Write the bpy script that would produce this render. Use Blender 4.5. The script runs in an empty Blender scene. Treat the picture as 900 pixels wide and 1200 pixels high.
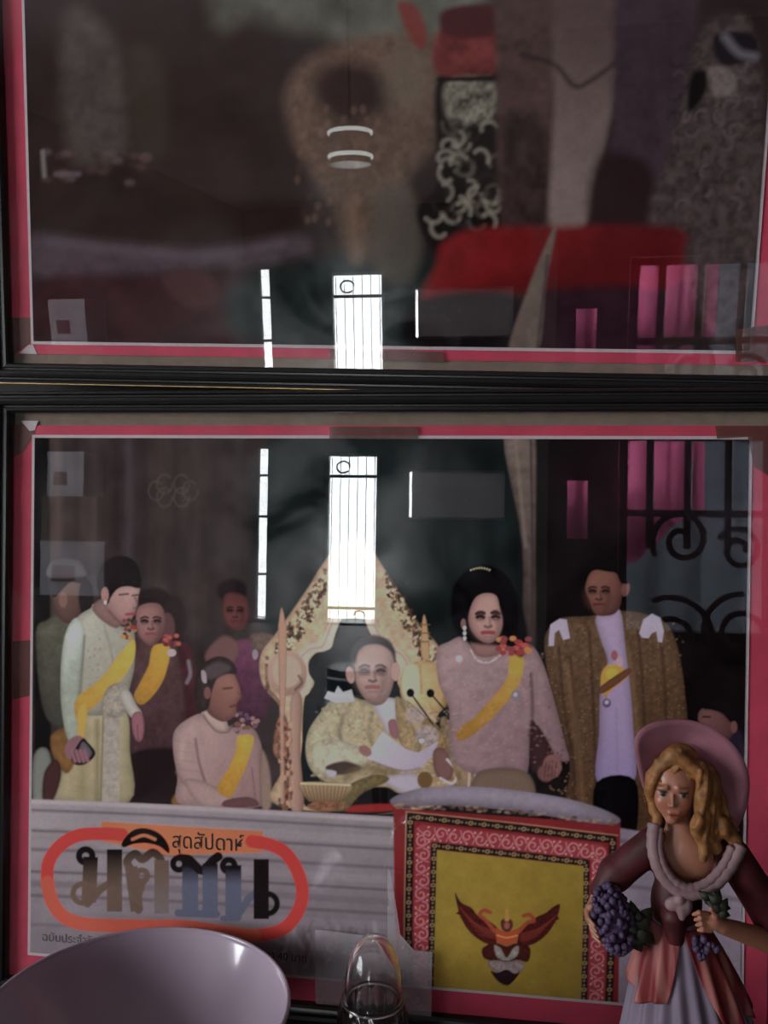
import bpy, bmesh, math, random
import numpy as np
from mathutils import Matrix, Vector

scene = bpy.context.scene
COL = scene.collection
random.seed(4)
rng = np.random.default_rng(7)

# ------------------------------------------------------------------ camera
CAM = np.array([0.08486, -0.61165, 1.45998])
RCW = np.array([[0.9915996, 0.0133645, -0.1286532],
                [0.1290138, -0.0310044, 0.9911580],
                [0.0092575, -0.9994299, -0.0324682]])      # columns: right, down, forward
FPX = 1000.0
cd = bpy.data.cameras.new('camera')
cd.sensor_fit = 'HORIZONTAL'; cd.sensor_width = 36.0; cd.lens = 36.0 * FPX / 900.0
cd.clip_start = 0.01; cd.clip_end = 200
cam = bpy.data.objects.new('camera', cd); COL.objects.link(cam)
m = Matrix.Identity(4)
for i in range(3):
    m[i][0] = RCW[i, 0]; m[i][1] = -RCW[i, 1]; m[i][2] = -RCW[i, 2]; m[i][3] = CAM[i]
cam.matrix_world = m
scene.camera = cam

# ------------------------------------------------------------------ sky, window portals, exposure
world = bpy.data.worlds.new('overcast_sky'); scene.world = world
world.use_nodes = True
wn = world.node_tree.nodes; wl = world.node_tree.links
bg = wn['Background']
bg.inputs['Color'].default_value = (0.94, 0.98, 1.0, 1)
bg.inputs['Strength'].default_value = 21.0

def portal(name, loc, rot, sx, sy):
    l = bpy.data.lights.new(name, 'AREA'); l.shape = 'RECTANGLE'; l.size = sx; l.size_y = sy
    l.cycles.is_portal = True
    o = bpy.data.objects.new(name, l); COL.objects.link(o)
    o.location = loc; o.rotation_euler = rot
    return o
H = math.pi / 2
portal('doorway_back_offscreen', (-1.603, -9.58, 1.25), (H, 0, 0), 0.62, 2.05)
portal('slit_window_back_offscreen', (-2.706, -9.58, 1.29), (H, 0, 0), 0.14, 2.1)
portal('window_left_offscreen', (-3.03, -2.0, 1.8), (H, 0, -H), 2.0, 1.45)
portal('gate_opening_back_offscreen', (1.03, -4.55, 1.25), (H, 0, 0), 1.3, 2.1)

scene.view_settings.view_transform = 'Standard'
scene.view_settings.look = 'None'
scene.view_settings.exposure = -0.25
scene.view_settings.gamma = 1.0
scene.view_settings.use_curve_mapping = False
scene.cycles.use_denoising = True
scene.cycles.max_bounces = 8
scene.cycles.transparent_max_bounces = 16
scene.cycles.caustics_reflective = False

# ------------------------------------------------------------------ helpers
def lin(c, k=1.0):
    c = np.asarray(c, float) / 255.0
    return np.where(c <= 0.04045, c / 12.92, ((c + 0.055) / 1.055) ** 2.4) * k

def tag(o, label=None, cat=None, group=None, kind=None):
    if label: o['label'] = label
    if cat: o['category'] = cat
    if group: o['group'] = group
    if kind: o['kind'] = kind
    return o

def empty(name, loc=(0, 0, 0), parent=None):
    o = bpy.data.objects.new(name, None); COL.objects.link(o)
    o.empty_display_size = 0.02; o.location = loc
    if parent: o.parent = parent
    return o

def mesh_obj(name, verts, faces, mat, parent=None, smooth=False):
    me = bpy.data.meshes.new(name)
    me.from_pydata([tuple(map(float, v)) for v in verts], [], [tuple(map(int, f)) for f in faces])
    me.materials.append(mat)
    if smooth:
        me.polygons.foreach_set('use_smooth', [True] * len(me.polygons))
    me.update()
    o = bpy.data.objects.new(name, me); COL.objects.link(o)
    if parent: o.parent = parent
    return o

class MB:
    def __init__(s): s.v = []; s.f = []
    def add(s, v, f):
        n = len(s.v); s.v += [tuple(p) for p in v]; s.f += [tuple(i + n for i in q) for q in f]; return s
    def box(s, x0, x1, y0, y1, z0, z1):
        v = [(x, y, z) for z in (z0, z1) for y in (y0, y1) for x in (x0, x1)]
        return s.add(v, [(0, 2, 3, 1), (4, 5, 7, 6), (0, 1, 5, 4), (2, 6, 7, 3), (0, 4, 6, 2), (1, 3, 7, 5)])
    def bar(s, a, b, r, n=8):
        return s.tube([a, b], [r, r], n)
    def tube(s, pts, rad, n=8, cap=True):
        P = [Vector(p) for p in pts]
        if not hasattr(rad, '__len__'): rad = [rad] * len(P)
        T = [(P[min(i + 1, len(P) - 1)] - P[max(i - 1, 0)]).normalized() for i in range(len(P))]
        up = Vector((0, 0, 1)) if abs(T[0].z) < 0.9 else Vector((1, 0, 0))
        v = []; f = []
        a = T[0].cross(up).normalized()
        for i, p in enumerate(P):
            a = (a - T[i] * a.dot(T[i])).normalized(); b = T[i].cross(a)
            for k in range(n):
                t = 2 * math.pi * k / n
                v.append(p + (a * math.cos(t) + b * math.sin(t)) * rad[i])
        for i in range(len(P) - 1):
            for k in range(n):
                k2 = (k + 1) % n
                f.append((i * n + k, i * n + k2, (i + 1) * n + k2, (i + 1) * n + k))
        if cap:
            f.append(tuple(range(n - 1, -1, -1))); f.append(tuple(range((len(P) - 1) * n, len(P) * n)))
        return s.add(v, f)
    def lathe(s, prof, n=48, c=(0, 0, 0), fold=None):
        v = []; f = []
        for (r, z) in prof:
            for k in range(n):
                t = 2 * math.pi * k / n
                q = r * (fold(t, z) if fold else 1)
                v.append((c[0] + q * math.cos(t), c[1] + q * math.sin(t), c[2] + z))
        for i in range(len(prof) - 1):
            for k in range(n):
                k2 = (k + 1) % n
                f.append((i * n + k, i * n + k2, (i + 1) * n + k2, (i + 1) * n + k))
        return s.add(v, f)
    def ball(s, c, r, nu=12, nv=8):
        if not hasattr(r, '__len__'): r = (r, r, r)
        v = [(c[0], c[1], c[2] + r[2])]; f = []
        for j in range(1, nv):
            a = math.pi * j / nv
            for i in range(nu):
                b = 2 * math.pi * i / nu
                v.append((c[0] + r[0] * math.sin(a) * math.cos(b), c[1] + r[1] * math.sin(a) * math.sin(b), c[2] + r[2] * math.cos(a)))
        v.append((c[0], c[1], c[2] - r[2])); L = len(v) - 1
        for i in range(nu):
            f.append((0, 1 + i, 1 + (i + 1) % nu)); f.append((L, L - 1 - i, L - 1 - (i + 1) % nu))
        for j in range(nv - 2):
            for i in range(nu):
                i2 = (i + 1) % nu
                f.append((1 + j * nu + i, 1 + (j + 1) * nu + i, 1 + (j + 1) * nu + i2, 1 + j * nu + i2))
        return s.add(v, f)
    def build(s, name, mat, parent=None, smooth=False):
        return mesh_obj(name, s.v, s.f, mat, parent, smooth)

def material(name, color, rough=0.5, metal=0.0, noise=0.0, nscale=20.0, bump=0.0, coat=0.0, spec=0.5, vcol=None, sss=0.0):
    """Principled material with procedural colour variation and fine relief."""
    mt = bpy.data.materials.new(name); mt.use_nodes = True
    nt = mt.node_tree; b = nt.nodes['Principled BSDF']
    b.inputs['Roughness'].default_value = rough
    b.inputs['Metallic'].default_value = metal
    b.inputs['Coat Weight'].default_value = coat
    b.inputs['Specular IOR Level'].default_value = spec
    src = None
    if vcol:
        a = nt.nodes.new('ShaderNodeVertexColor'); a.layer_name = vcol; src = a.outputs['Color']
    tc = nt.nodes.new('ShaderNodeTexCoord')
    nz = nt.nodes.new('ShaderNodeTexNoise'); nz.inputs['Scale'].default_value = nscale; nz.inputs['Detail'].default_value = 4
    nt.links.new(tc.outputs['Object'], nz.inputs['Vector'])
    mx = nt.nodes.new('ShaderNodeMix'); mx.data_type = 'RGBA'; mx.blend_type = 'MULTIPLY'
    mp = nt.nodes.new('ShaderNodeMapRange'); mp.inputs['From Min'].default_value = 0.3; mp.inputs['From Max'].default_value = 0.7
    mp.inputs['To Min'].default_value = 1 - noise; mp.inputs['To Max'].default_value = 1.0
    nt.links.new(nz.outputs['Fac'], mp.inputs['Value'])
    cb = nt.nodes.new('ShaderNodeCombineColor')
    for k in range(3): nt.links.new(mp.outputs['Result'], cb.inputs[k])
    mx.inputs['Factor'].default_value = 1.0
    if src: nt.links.new(src, mx.inputs[6])
    else: mx.inputs[6].default_value = (*color, 1)
    nt.links.new(cb.outputs['Color'], mx.inputs[7])
    nt.links.new(mx.outputs[2], b.inputs['Base Color'])
    if bump > 0:
        bp = nt.nodes.new('ShaderNodeBump'); bp.inputs['Strength'].default_value = bump; bp.inputs['Distance'].default_value = 0.002
        nt.links.new(nz.outputs['Fac'], bp.inputs['Height']); nt.links.new(bp.outputs['Normal'], b.inputs['Normal'])
    return mt

def emission(name, color, strength):
    mt = bpy.data.materials.new(name); mt.use_nodes = True; nt = mt.node_tree
    nt.nodes.clear()
    e = nt.nodes.new('ShaderNodeEmission'); e.inputs['Color'].default_value = (*color, 1); e.inputs['Strength'].default_value = strength
    o = nt.nodes.new('ShaderNodeOutputMaterial'); nt.links.new(e.outputs[0], o.inputs[0])
    return mt

def cloth(name, color, trans=0.6):
    mt = bpy.data.materials.new(name); mt.use_nodes = True; nt = mt.node_tree; nt.nodes.clear()
    d = nt.nodes.new('ShaderNodeBsdfDiffuse'); t = nt.nodes.new('ShaderNodeBsdfTranslucent')
    wv = nt.nodes.new('ShaderNodeTexNoise'); wv.inputs['Scale'].default_value = 30
    mx0 = nt.nodes.new('ShaderNodeMix'); mx0.data_type = 'RGBA'
    mx0.inputs[6].default_value = (*color, 1); mx0.inputs[7].default_value = (*[c * 0.75 for c in color], 1)
    nt.links.new(wv.outputs['Fac'], mx0.inputs['Factor'])
    nt.links.new(mx0.outputs[2], d.inputs['Color']); nt.links.new(mx0.outputs[2], t.inputs['Color'])
    mx = nt.nodes.new('ShaderNodeMixShader'); mx.inputs[0].default_value = trans
    nt.links.new(d.outputs[0], mx.inputs[1]); nt.links.new(t.outputs[0], mx.inputs[2])
    o = nt.nodes.new('ShaderNodeOutputMaterial'); nt.links.new(mx.outputs[0], o.inputs[0])
    return mt

def pane_glass(name, f0=0.04, dust=0.018, dust_rough=0.2):
    """Thin sheet glass: Schlick mirror over clear, with smears of dust that scatter reflections."""
    mt = bpy.data.materials.new(name); mt.use_nodes = True; nt = mt.node_tree; nt.nodes.clear(); N = nt.nodes.new; L = nt.links.new
    lw = N('ShaderNodeLayerWeight'); lw.inputs['Blend'].default_value = 0.5
    pw = N('ShaderNodeMath'); pw.operation = 'POWER'; pw.inputs[1].default_value = 5; L(lw.outputs['Facing'], pw.inputs[0])
    ma = N('ShaderNodeMath'); ma.operation = 'MULTIPLY_ADD'; ma.inputs[1].default_value = 1 - f0; ma.inputs[2].default_value = f0
    L(pw.outputs[0], ma.inputs[0])
    tr = N('ShaderNodeBsdfTransparent'); gl = N('ShaderNodeBsdfGlossy'); gl.inputs['Roughness'].default_value = 0.004
    m1 = N('ShaderNodeMixShader'); L(ma.outputs[0], m1.inputs[0]); L(tr.outputs[0], m1.inputs[1]); L(gl.outputs[0], m1.inputs[2])
    tc = N('ShaderNodeTexCoord'); nz = N('ShaderNodeTexNoise'); nz.inputs['Scale'].default_value = 13; nz.inputs['Detail'].default_value = 6; nz.inputs['Distortion'].default_value = 1.2
    L(tc.outputs['Object'], nz.inputs['Vector'])
    mp = N('ShaderNodeMapRange'); mp.inputs['From Min'].default_value = 0.42; mp.inputs['From Max'].default_value = 0.68
    mp.inputs['To Min'].default_value = 0.0; mp.inputs['To Max'].default_value = dust
    L(nz.outputs['Fac'], mp.inputs['Value'])
    g2 = N('ShaderNodeBsdfGlossy'); g2.inputs['Roughness'].default_value = dust_rough
    m2 = N('ShaderNodeMixShader'); L(mp.outputs[0], m2.inputs[0]); L(m1.outputs[0], m2.inputs[1]); L(g2.outputs[0], m2.inputs[2])
    o = N('ShaderNodeOutputMaterial'); L(m2.outputs[0], o.inputs[0])
    return mt

def clear_film(name, color, opacity, rough=0.35):
    mt = bpy.data.materials.new(name); mt.use_nodes = True; nt = mt.node_tree; nt.nodes.clear(); N = nt.nodes.new; L = nt.links.new
    tr = N('ShaderNodeBsdfTransparent'); d = N('ShaderNodeBsdfPrincipled')
    nz = N('ShaderNodeTexNoise'); nz.inputs['Scale'].default_value = 60; nz.inputs['Detail'].default_value = 4
    tc = N('ShaderNodeTexCoord'); L(tc.outputs['Object'], nz.inputs['Vector'])
    d.inputs['Base Color'].default_value = (*color, 1); d.inputs['Roughness'].default_value = rough
    mp = N('ShaderNodeMapRange'); mp.inputs['To Min'].default_value = opacity * 0.75; mp.inputs['To Max'].default_value = min(1, opacity * 1.25)
    L(nz.outputs['Fac'], mp.inputs['Value'])
    m1 = N('ShaderNodeMixShader'); L(mp.outputs[0], m1.inputs[0]); L(tr.outputs[0], m1.inputs[1]); L(d.outputs[0], m1.inputs[2])
    o = N('ShaderNodeOutputMaterial'); L(m1.outputs[0], o.inputs[0])
    return mt

# ------------------------------------------------------------------ the room
FLOOR = 0.22; CEIL = 3.0
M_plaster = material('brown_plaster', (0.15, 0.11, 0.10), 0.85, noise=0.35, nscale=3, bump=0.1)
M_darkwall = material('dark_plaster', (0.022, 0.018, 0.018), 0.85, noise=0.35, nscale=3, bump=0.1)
M_floor = material('dark_tile', (0.09, 0.07, 0.065), 0.6, noise=0.4, nscale=4)
M_ceil = material('stained_ceiling', (0.34, 0.29, 0.29), 0.9, noise=0.3, nscale=2)
M_concrete = material('pale_concrete', (0.8, 0.8, 0.78), 0.9, noise=0.3, nscale=2)
M_iron = material('black_iron', (0.02, 0.016, 0.02), 0.4, noise=0.3, nscale=40)
M_pale = material('pale_paint', (0.5, 0.5, 0.47), 0.6, noise=0.2, nscale=6)

def wall(name, axis, pos, th, a0, a1, z0, z1, holes, mat):
    """Wall in the plane axis = pos with rectangular openings (a0, a1, z0, z1)."""
    A = sorted({a0, a1, *[h[0] for h in holes], *[h[1] for h in holes]})
    Z = sorted({z0, z1, *[h[2] for h in holes], *[h[3] for h in holes]})
    mb = MB()
    for i in range(len(A) - 1):
        for j in range(len(Z) - 1):
            ca, cz = (A[i] + A[i + 1]) / 2, (Z[j] + Z[j + 1]) / 2
            if any(h[0] < ca < h[1] and h[2] < cz < h[3] for h in holes): continue
            if axis == 'y': mb.box(A[i], A[i + 1], min(pos, pos + th), max(pos, pos + th), Z[j], Z[j + 1])
            else: mb.box(min(pos, pos + th), max(pos, pos + th), A[i], A[i + 1], Z[j], Z[j + 1])
    o = mb.build(name, mat); tag(o, kind='structure'); return o

XL, XR, YB, YP = -2.95, 1.75, -9.5, -4.0
tag(MB().box(XL - .1, XR + .1, YB - .12, 0.14, FLOOR - .1, FLOOR).build('floor', M_floor), kind='structure')
tag(MB().box(XL - .1, XR + .1, YP - .1, 0.14, CEIL, CEIL + .1).box(XL - .1, .42, YB - .12, YP - .1, CEIL, CEIL + .1).build('ceiling', M_ceil), kind='structure')
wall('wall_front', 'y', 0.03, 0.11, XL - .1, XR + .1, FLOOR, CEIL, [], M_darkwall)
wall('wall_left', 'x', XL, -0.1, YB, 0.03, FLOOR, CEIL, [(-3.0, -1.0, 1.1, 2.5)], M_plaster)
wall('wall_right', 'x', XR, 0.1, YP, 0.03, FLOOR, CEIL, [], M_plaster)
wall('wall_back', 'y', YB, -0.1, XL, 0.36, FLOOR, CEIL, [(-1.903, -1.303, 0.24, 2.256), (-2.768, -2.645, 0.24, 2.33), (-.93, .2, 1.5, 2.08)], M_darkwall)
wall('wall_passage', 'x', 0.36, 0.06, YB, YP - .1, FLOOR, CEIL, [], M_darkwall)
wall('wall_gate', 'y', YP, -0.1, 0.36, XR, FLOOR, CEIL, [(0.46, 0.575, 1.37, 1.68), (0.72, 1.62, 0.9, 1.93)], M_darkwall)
tag(MB().box(-3.2, .6, YB - .9, YB - .12, FLOOR - .1, FLOOR - .02).build('pavement', M_concrete), kind='structure')

# far doorway: frame and a grille of bars
door = empty('door_1', (-1.603, YB - .05, 0.24)); tag(door, kind='structure')
fr = MB(); fr.box(-.32, -.29, -.04, .06, 0, 2.03); fr.box(.29, .32, -.04, .06, 0, 2.03); fr.box(-.29, .29, -.04, .06, 2.0, 2.03)
fr.build('door_frame', M_pale, door)
for k in range(6):
    MB().bar((-.26 + k * .104, 0, 0.0), (-.26 + k * .104, 0, 2.0), 0.004).build('bar', M_iron, door)
for z in (0.18, 1.76):
    MB().box(-.29, .29, -.012, .012, z - .018, z + .018).build('rail', M_iron, door)
crest = MB(); crest.tube([(-.12 + .08 * math.cos(t), .02, 1.87 + .07 * math.sin(t)) for t in np.linspace(0, 5.6, 20)], .01)
crest.tube([(.1 + .07 * math.cos(t), .02, 0.09 + .06 * math.sin(t)) for t in np.linspace(0, 3.1, 14)], .012)
crest.build('scroll', M_iron, door)
w2 = empty('window_1', (-2.706, YB - .05, 0.24)); tag(w2, kind='structure')
g2 = MB(); g2.box(-.061, .061, -.02, .02, 0, .02)
for z in (0.55, 1.25, 1.75): g2.box(-.061, .061, -.015, .015, z, z + .03)
g2.build('window_rail', M_pale, w2)
MB().box(-.06, .06, .0, .004, .02, 2.08).build('pane', pane_glass('door_glass'), w2)
# side window: frame and mullions, open to the sky
w3 = empty('window_2', (XL - .05, -2.0, 1.1)); tag(w3, kind='structure')
wf = MB()
for a, b in ((-1.0, -.96), (.96, 1.0)): wf.box(-.05, .05, a, b, 0, 1.4)
wf.box(-.05, .05, -.96, .96, 0, .04); wf.box(-.05, .05, -.96, .96, 1.36, 1.4)
wf.build('window_frame', M_pale, w3)
for k in (-.33, .33): MB().box(-.02, .02, k - .02, k + .02, .04, 1.36).build('mullion', M_pale, w3)
for a, b in ((-.96, -.35), (-.31, .31), (.35, .96)):
    MB().box(-.003, .003, a, b, .04, 1.36).build('pane', bpy.data.materials['door_glass'], w3)
# high opening in the far wall with a frosted panel that leaves a gap at one side
w4 = empty('window_3', (-.365, YB - .05, 1.5)); tag(w4, kind='structure')
w4f = MB(); w4f.box(-.565, .565, -.03, .03, 0, .02); w4f.box(-.565, .565, -.03, .03, .56, .58)
w4f.build('window_frame', M_pale, w4)
MB().box(-.53, .565, -.004, .004, .02, .56).build('frosted_panel', cloth('frosted_panel', (.27, .245, .25), .6), w4)
# ------------------------------------------------------------------ picture planes
T = math.radians(1.35)
HP = 0.3787                                                        # print height; width 0.5
L_ORG = np.array([0.0, -0.028, 1.08 + 0.2223])                     # centre of the lower print
L_AX = (np.array([1.0, 0, 0]), np.array([0, math.sin(T), math.cos(T)]), np.array([0, -math.cos(T), math.sin(T)]))
U_R = np.array([0.99968621, -0.00129735, -0.02501593]); U_U = np.array([0.02480672, -0.08744401, 0.99586052])
U_N = -np.array([0.00347947, 0.99616859, 0.08738439])
USC = 1.03                                                          # the upper frame is a little larger and hangs a little further back
U_ORG = CAM + USC * (np.array([-0.0012, -0.0229, 1.5559]) + U_U * HP / 2 - CAM)
U_AX = (U_R, U_U, U_N)

def to_px(P):
    q = (np.asarray(P) - CAM) @ RCW
    return 450 + FPX * q[..., 0] / q[..., 2], 600 + FPX * q[..., 1] / q[..., 2]
def on_plane(px, org, ax):
    """Point of a picture plane, in that plane's own metres, seen along a line of sight."""
    d = RCW @ np.array([(px[0] - 450) / FPX, (px[1] - 600) / FPX, 1.0])
    s = ((org - CAM) @ ax[2]) / (d @ ax[2]); v = CAM + d * s - org
    return np.array([v @ ax[0], v @ ax[1]])
lo = lambda x, y: on_plane((x, y), L_ORG, L_AX)
uo = lambda x, y: on_plane((x, y), U_ORG, U_AX) / USC

# ------------------------------------------------------------------ painter for the printed sheets
NOISE = rng.random((256, 256))
def vnoise(x, y, s):
    x = x / s + 37.3; y = y / s + 11.7
    xi = np.floor(x).astype(int); yi = np.floor(y).astype(int); fx = x - xi; fy = y - yi
    fx = fx * fx * (3 - 2 * fx); fy = fy * fy * (3 - 2 * fy)
    g = lambda a, b: NOISE[(yi + b) % 256, (xi + a) % 256]
    return (g(0, 0) * (1 - fx) + g(1, 0) * fx) * (1 - fy) + (g(0, 1) * (1 - fx) + g(1, 1) * fx) * fy

def spline(pts, closed, n=5):
    P = np.asarray(pts, float); N = len(P); out = []
    for i in range(N if closed else N - 1):
        if closed: p0, p1, p2, p3 = P[i - 1], P[i], P[(i + 1) % N], P[(i + 2) % N]
        else: p0, p1, p2, p3 = P[max(i - 1, 0)], P[i], P[i + 1], P[min(i + 2, N - 1)]
        for k in range(n):
            t = k / n
            out.append(0.5 * (2 * p1 + (p2 - p0) * t + (2 * p0 - 5 * p1 + 4 * p2 - p3) * t * t + (3 * p1 - p0 - 3 * p2 + p3) * t ** 3))
    if not closed: out.append(P[-1])
    return np.array(out)

def ink(c):
    """Paper tone for a colour as it looks in the dim room: brighter, a little harder and greyer."""
    v = 3.55 * lin(c) ** 1.09; g = v @ np.array([.3, .55, .15]); return v * .86 + g * .14
KP = 1.9     # the sheets hang in dim light: paper tones are this much brighter than they look in the room
class Sheet:
    def __init__(s, org, ax, nx, ny, base, sc=1.0):
        s.nx, s.ny = nx, ny
        s.X, s.Y = np.meshgrid(np.linspace(-.25, .25, nx), np.linspace(-HP / 2, HP / 2, ny))
        P = org + sc * (s.X[..., None] * ax[0] + s.Y[..., None] * ax[1])
        s.px, s.py = to_px(P)
        s.c = np.ones((ny, nx, 3)) * ink(base)
    def sub(s, x0, x1, y0, y1):
        mk = (s.px > x0) & (s.px < x1) & (s.py > y0) & (s.py < y1)
        r = np.where(mk.any(1))[0]; c = np.where(mk.any(0))[0]
        if len(r) == 0: return None
        return slice(r[0], r[-1] + 1), slice(c[0], c[-1] + 1)
    def blend(s, sl, m, col, c2=None, ax=None, nz=0, ns=8, sh=None):
        x, y = s.px[sl], s.py[sl]
        C = np.ones(m.shape + (3,)) * ink(col)
        if c2 is not None:
            (ax0, ay0), (ax1, ay1) = ax
            t = np.clip(((x - ax0) * (ax1 - ax0) + (y - ay0) * (ay1 - ay0)) / ((ax1 - ax0) ** 2 + (ay1 - ay0) ** 2), 0, 1)[..., None]
            C = C * (1 - t) + ink(c2) * t
        if nz: C = C * (1 + nz * 2 * (0.6 * vnoise(x, y, ns) + 0.4 * vnoise(x + 91, y + 17, ns * .45) - 0.5))[..., None]
        if sh is not None: C = C * sh[..., None]
        s.c[sl] = s.c[sl] * (1 - m[..., None]) + C * m[..., None]
    def poly(s, pts, col, soft=1.0, a=1.0, sm=True, rim=None, **k):
        P = spline(pts, True) if sm else np.asarray(pts, float)
        pad = soft + 2
        sl = s.sub(P[:, 0].min() - pad, P[:, 0].max() + pad, P[:, 1].min() - pad, P[:, 1].max() + pad)
        if sl is None: return
        x, y = s.px[sl], s.py[sl]
        ins = np.zeros(x.shape, bool); d2 = np.full(x.shape, 1e9)
        for i in range(len(P)):
            (xa, ya), (xb, yb) = P[i - 1], P[i]
            if (xa - xb) ** 2 + (ya - yb) ** 2 < 1e-9: continue
            cr = ((ya > y) != (yb > y)) & (x < (xb - xa) * (y - ya) / ((yb - ya) if yb != ya else 1e-9) + xa)
            ins ^= cr
            t = np.clip(((x - xa) * (xb - xa) + (y - ya) * (yb - ya)) / ((xa - xb) ** 2 + (ya - yb) ** 2), 0, 1)
            d2 = np.minimum(d2, (x - xa - t * (xb - xa)) ** 2 + (y - ya - t * (yb - ya)) ** 2)
        sd = np.sqrt(d2) * np.where(ins, -1, 1)
        mk = np.clip(.5 - sd / (2 * soft), 0, 1); mk = mk * mk * (3 - 2 * mk) * a
        if rim is None: rim = (.1 if (col[0] > 125 and col[2] < 60) else .36) if (sm and soft < 2.2) else 0
        wd = .24 * min(P[:, 0].max() - P[:, 0].min(), P[:, 1].max() - P[:, 1].min())
        sh = None
        if rim and wd > 1.6:                                        # printed figures are modelled: tones fall off towards their outlines
            q = np.clip(-sd / min(wd, 12), 0, 1); sh = 1 - rim * (1 - q) ** 1.6
        s.blend(sl, mk, col, sh=sh, **k)
    def line(s, pts, w, col, soft=.8, a=1.0, sm=True, w2=None, **k):
        P = spline(pts, False) if sm and len(pts) > 2 else np.asarray(pts, float)
        w2 = w if w2 is None else w2; pad = max(w, w2) / 2 + soft + 2
        sl = s.sub(P[:, 0].min() - pad, P[:, 0].max() + pad, P[:, 1].min() - pad, P[:, 1].max() + pad)
        if sl is None: return
        x, y = s.px[sl], s.py[sl]; sd = np.full(x.shape, 1e9); n = len(P) - 1
        for i in range(n):
            (xa, ya), (xb, yb) = P[i], P[i + 1]
            L2 = (xa - xb) ** 2 + (ya - yb) ** 2
            if L2 < 1e-9: continue
            t = np.clip(((x - xa) * (xb - xa) + (y - ya) * (yb - ya)) / L2, 0, 1)
            sd = np.minimum(sd, np.hypot(x - xa - t * (xb - xa), y - ya - t * (yb - ya)) - (w + (w2 - w) * (i + t) / n) / 2)
        mk = np.clip(.5 - sd / (2 * soft), 0, 1) * a
        s.blend(sl, mk, col, **k)
    def ell(s, cx, cy, rx, ry, col, soft=1.0, a=1.0, rot=0, **k):
        t = np.linspace(0, 2 * np.pi, 20, endpoint=False); c, q = math.cos(math.radians(rot)), math.sin(math.radians(rot))
        s.poly([(cx + rx * math.cos(u) * c - ry * math.sin(u) * q, cy + rx * math.cos(u) * q + ry * math.sin(u) * c) for u in t], col, soft, a, sm=False, **k)
    def face(s, x, y, r, skin, turn=0, dark=(28, 16, 18), lip=(110, 45, 48), tilt=0, eyes=True):
        """Brows, eyes, nose and mouth around (x, y), r = half the face height; turn -1..1 shifts the features sideways."""
        ca, sa = math.cos(math.radians(tilt)), math.sin(math.radians(tilt))
        q = lambda u, v: (x + r * ((u + turn * .28) * ca - v * sa), y + r * ((u + turn * .28) * sa + v * ca))
        dk = tuple(np.array(skin) * .6); lt = tuple(np.minimum(255, np.array(skin) * 1.18))
        s.ell(*q(-.1, .05), r * .45, r * .6, lt, r * .4, .4)
        s.ell(*q(-.3, -.12), r * .2, r * .13, dk, r * .14, .8); s.ell(*q(.32, -.12), r * .2, r * .13, dk, r * .14, .8)
        for e in (-1, 1):
            u = .31 * e
            s.line([q(u - .17, -.28 - .02 * e), q(u, -.34), q(u + .17, -.28 + .02 * e)], r * .10, dark, .9, .85)
            if eyes:
                s.line([q(u - .13, -.13), q(u, -.17), q(u + .14, -.12)], r * .12, dark, .8, .95)
                s.line([q(u - .12, -.04), q(u + .12, -.04)], r * .06, dk, 1, .6)
        s.line([q(.06, -.1), q(.10, .2)], r * .10, dk, 1.1, .55)
        s.poly([q(.3, -.05), q(.55, 0), q(.5, .5), q(.2, .9), q(.3, .4)], dk, r * .12, .4, rim=0)
        s.line([q(-.12, .24), q(.02, .28), q(.14, .24)], r * .11, dk, .9, .9)
        s.line([q(-.22, .5), q(0, .48), q(.22, .5)], r * .16, lip, .9, .95)
        s.line([q(-.15, .66), q(.15, .66)], r * .06, dk, 1, .4)
    def build(s, name, mat, parent, dy):
        ny, nx = s.ny, s.nx
        V = np.zeros((ny * nx, 3)); V[:, 0] = s.X.ravel(); V[:, 1] = s.Y.ravel() + dy
        i = np.arange((ny - 1) * nx).reshape(ny - 1, nx)[:, :-1].ravel()
        F = np.stack([i, i + 1, i + 1 + nx, i + nx], 1)
        me = bpy.data.meshes.new(name)
        me.vertices.add(len(V)); me.vertices.foreach_set('co', V.ravel())
        me.loops.add(F.size); me.loops.foreach_set('vertex_index', F.ravel())
        me.polygons.add(len(F)); me.polygons.foreach_set('loop_start', np.arange(0, F.size, 4)); me.polygons.foreach_set('loop_total', np.full(len(F), 4))
        me.update(calc_edges=True)
        at = me.color_attributes.new('ink', 'FLOAT_COLOR', 'POINT')
        rgba = np.ones((ny * nx, 4)); rgba[:, :3] = np.clip(s.c.reshape(-1, 3), 0, .92)
        at.data.foreach_set('color', rgba.ravel())
        me.materials.append(mat)
        o = bpy.data.objects.new(name, me); COL.objects.link(o); o.parent = parent
        return o

# ---- the printed cover of the lower picture
S = Sheet(L_ORG, L_AX, 760, 576, (17, 19, 20))
P, Ln, E = S.poly, S.line, S.ell
# hall behind: brown curtains to the left, dark in the middle, pale upright strip at the right
P([(40, 508), (330, 508), (330, 960), (40, 960)], (46, 36, 36), 14, nz=.5, ns=30)
for x, w, c, a in ((66, 8, (66, 54, 50), .8), (88, 6, (30, 22, 24), .8), (110, 9, (60, 50, 50), .5), (135, 9, (32, 26, 27), .6), (150, 6, (66, 58, 64), .6), (168, 8, (34, 28, 28), .6),
                   (188, 9, (56, 44, 42), .6), (205, 7, (34, 26, 27), .6), (228, 9, (54, 44, 42), .5), (250, 10, (38, 32, 32), .5), (280, 10, (50, 46, 44), .5), (320, 12, (28, 28, 28), .5)):
    Ln([(x, 512), (x + 2, 600), (x - 2, 700), (x + 1, 800)], w, c, 5, a)
P([(318, 508), (590, 508), (590, 760), (540, 800), (330, 800)], (20, 25, 26), 10, nz=.7, ns=40)
P([(40, 512), (58, 512), (60, 900), (40, 900)], (12, 10, 12), 2, sm=False)
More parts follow.
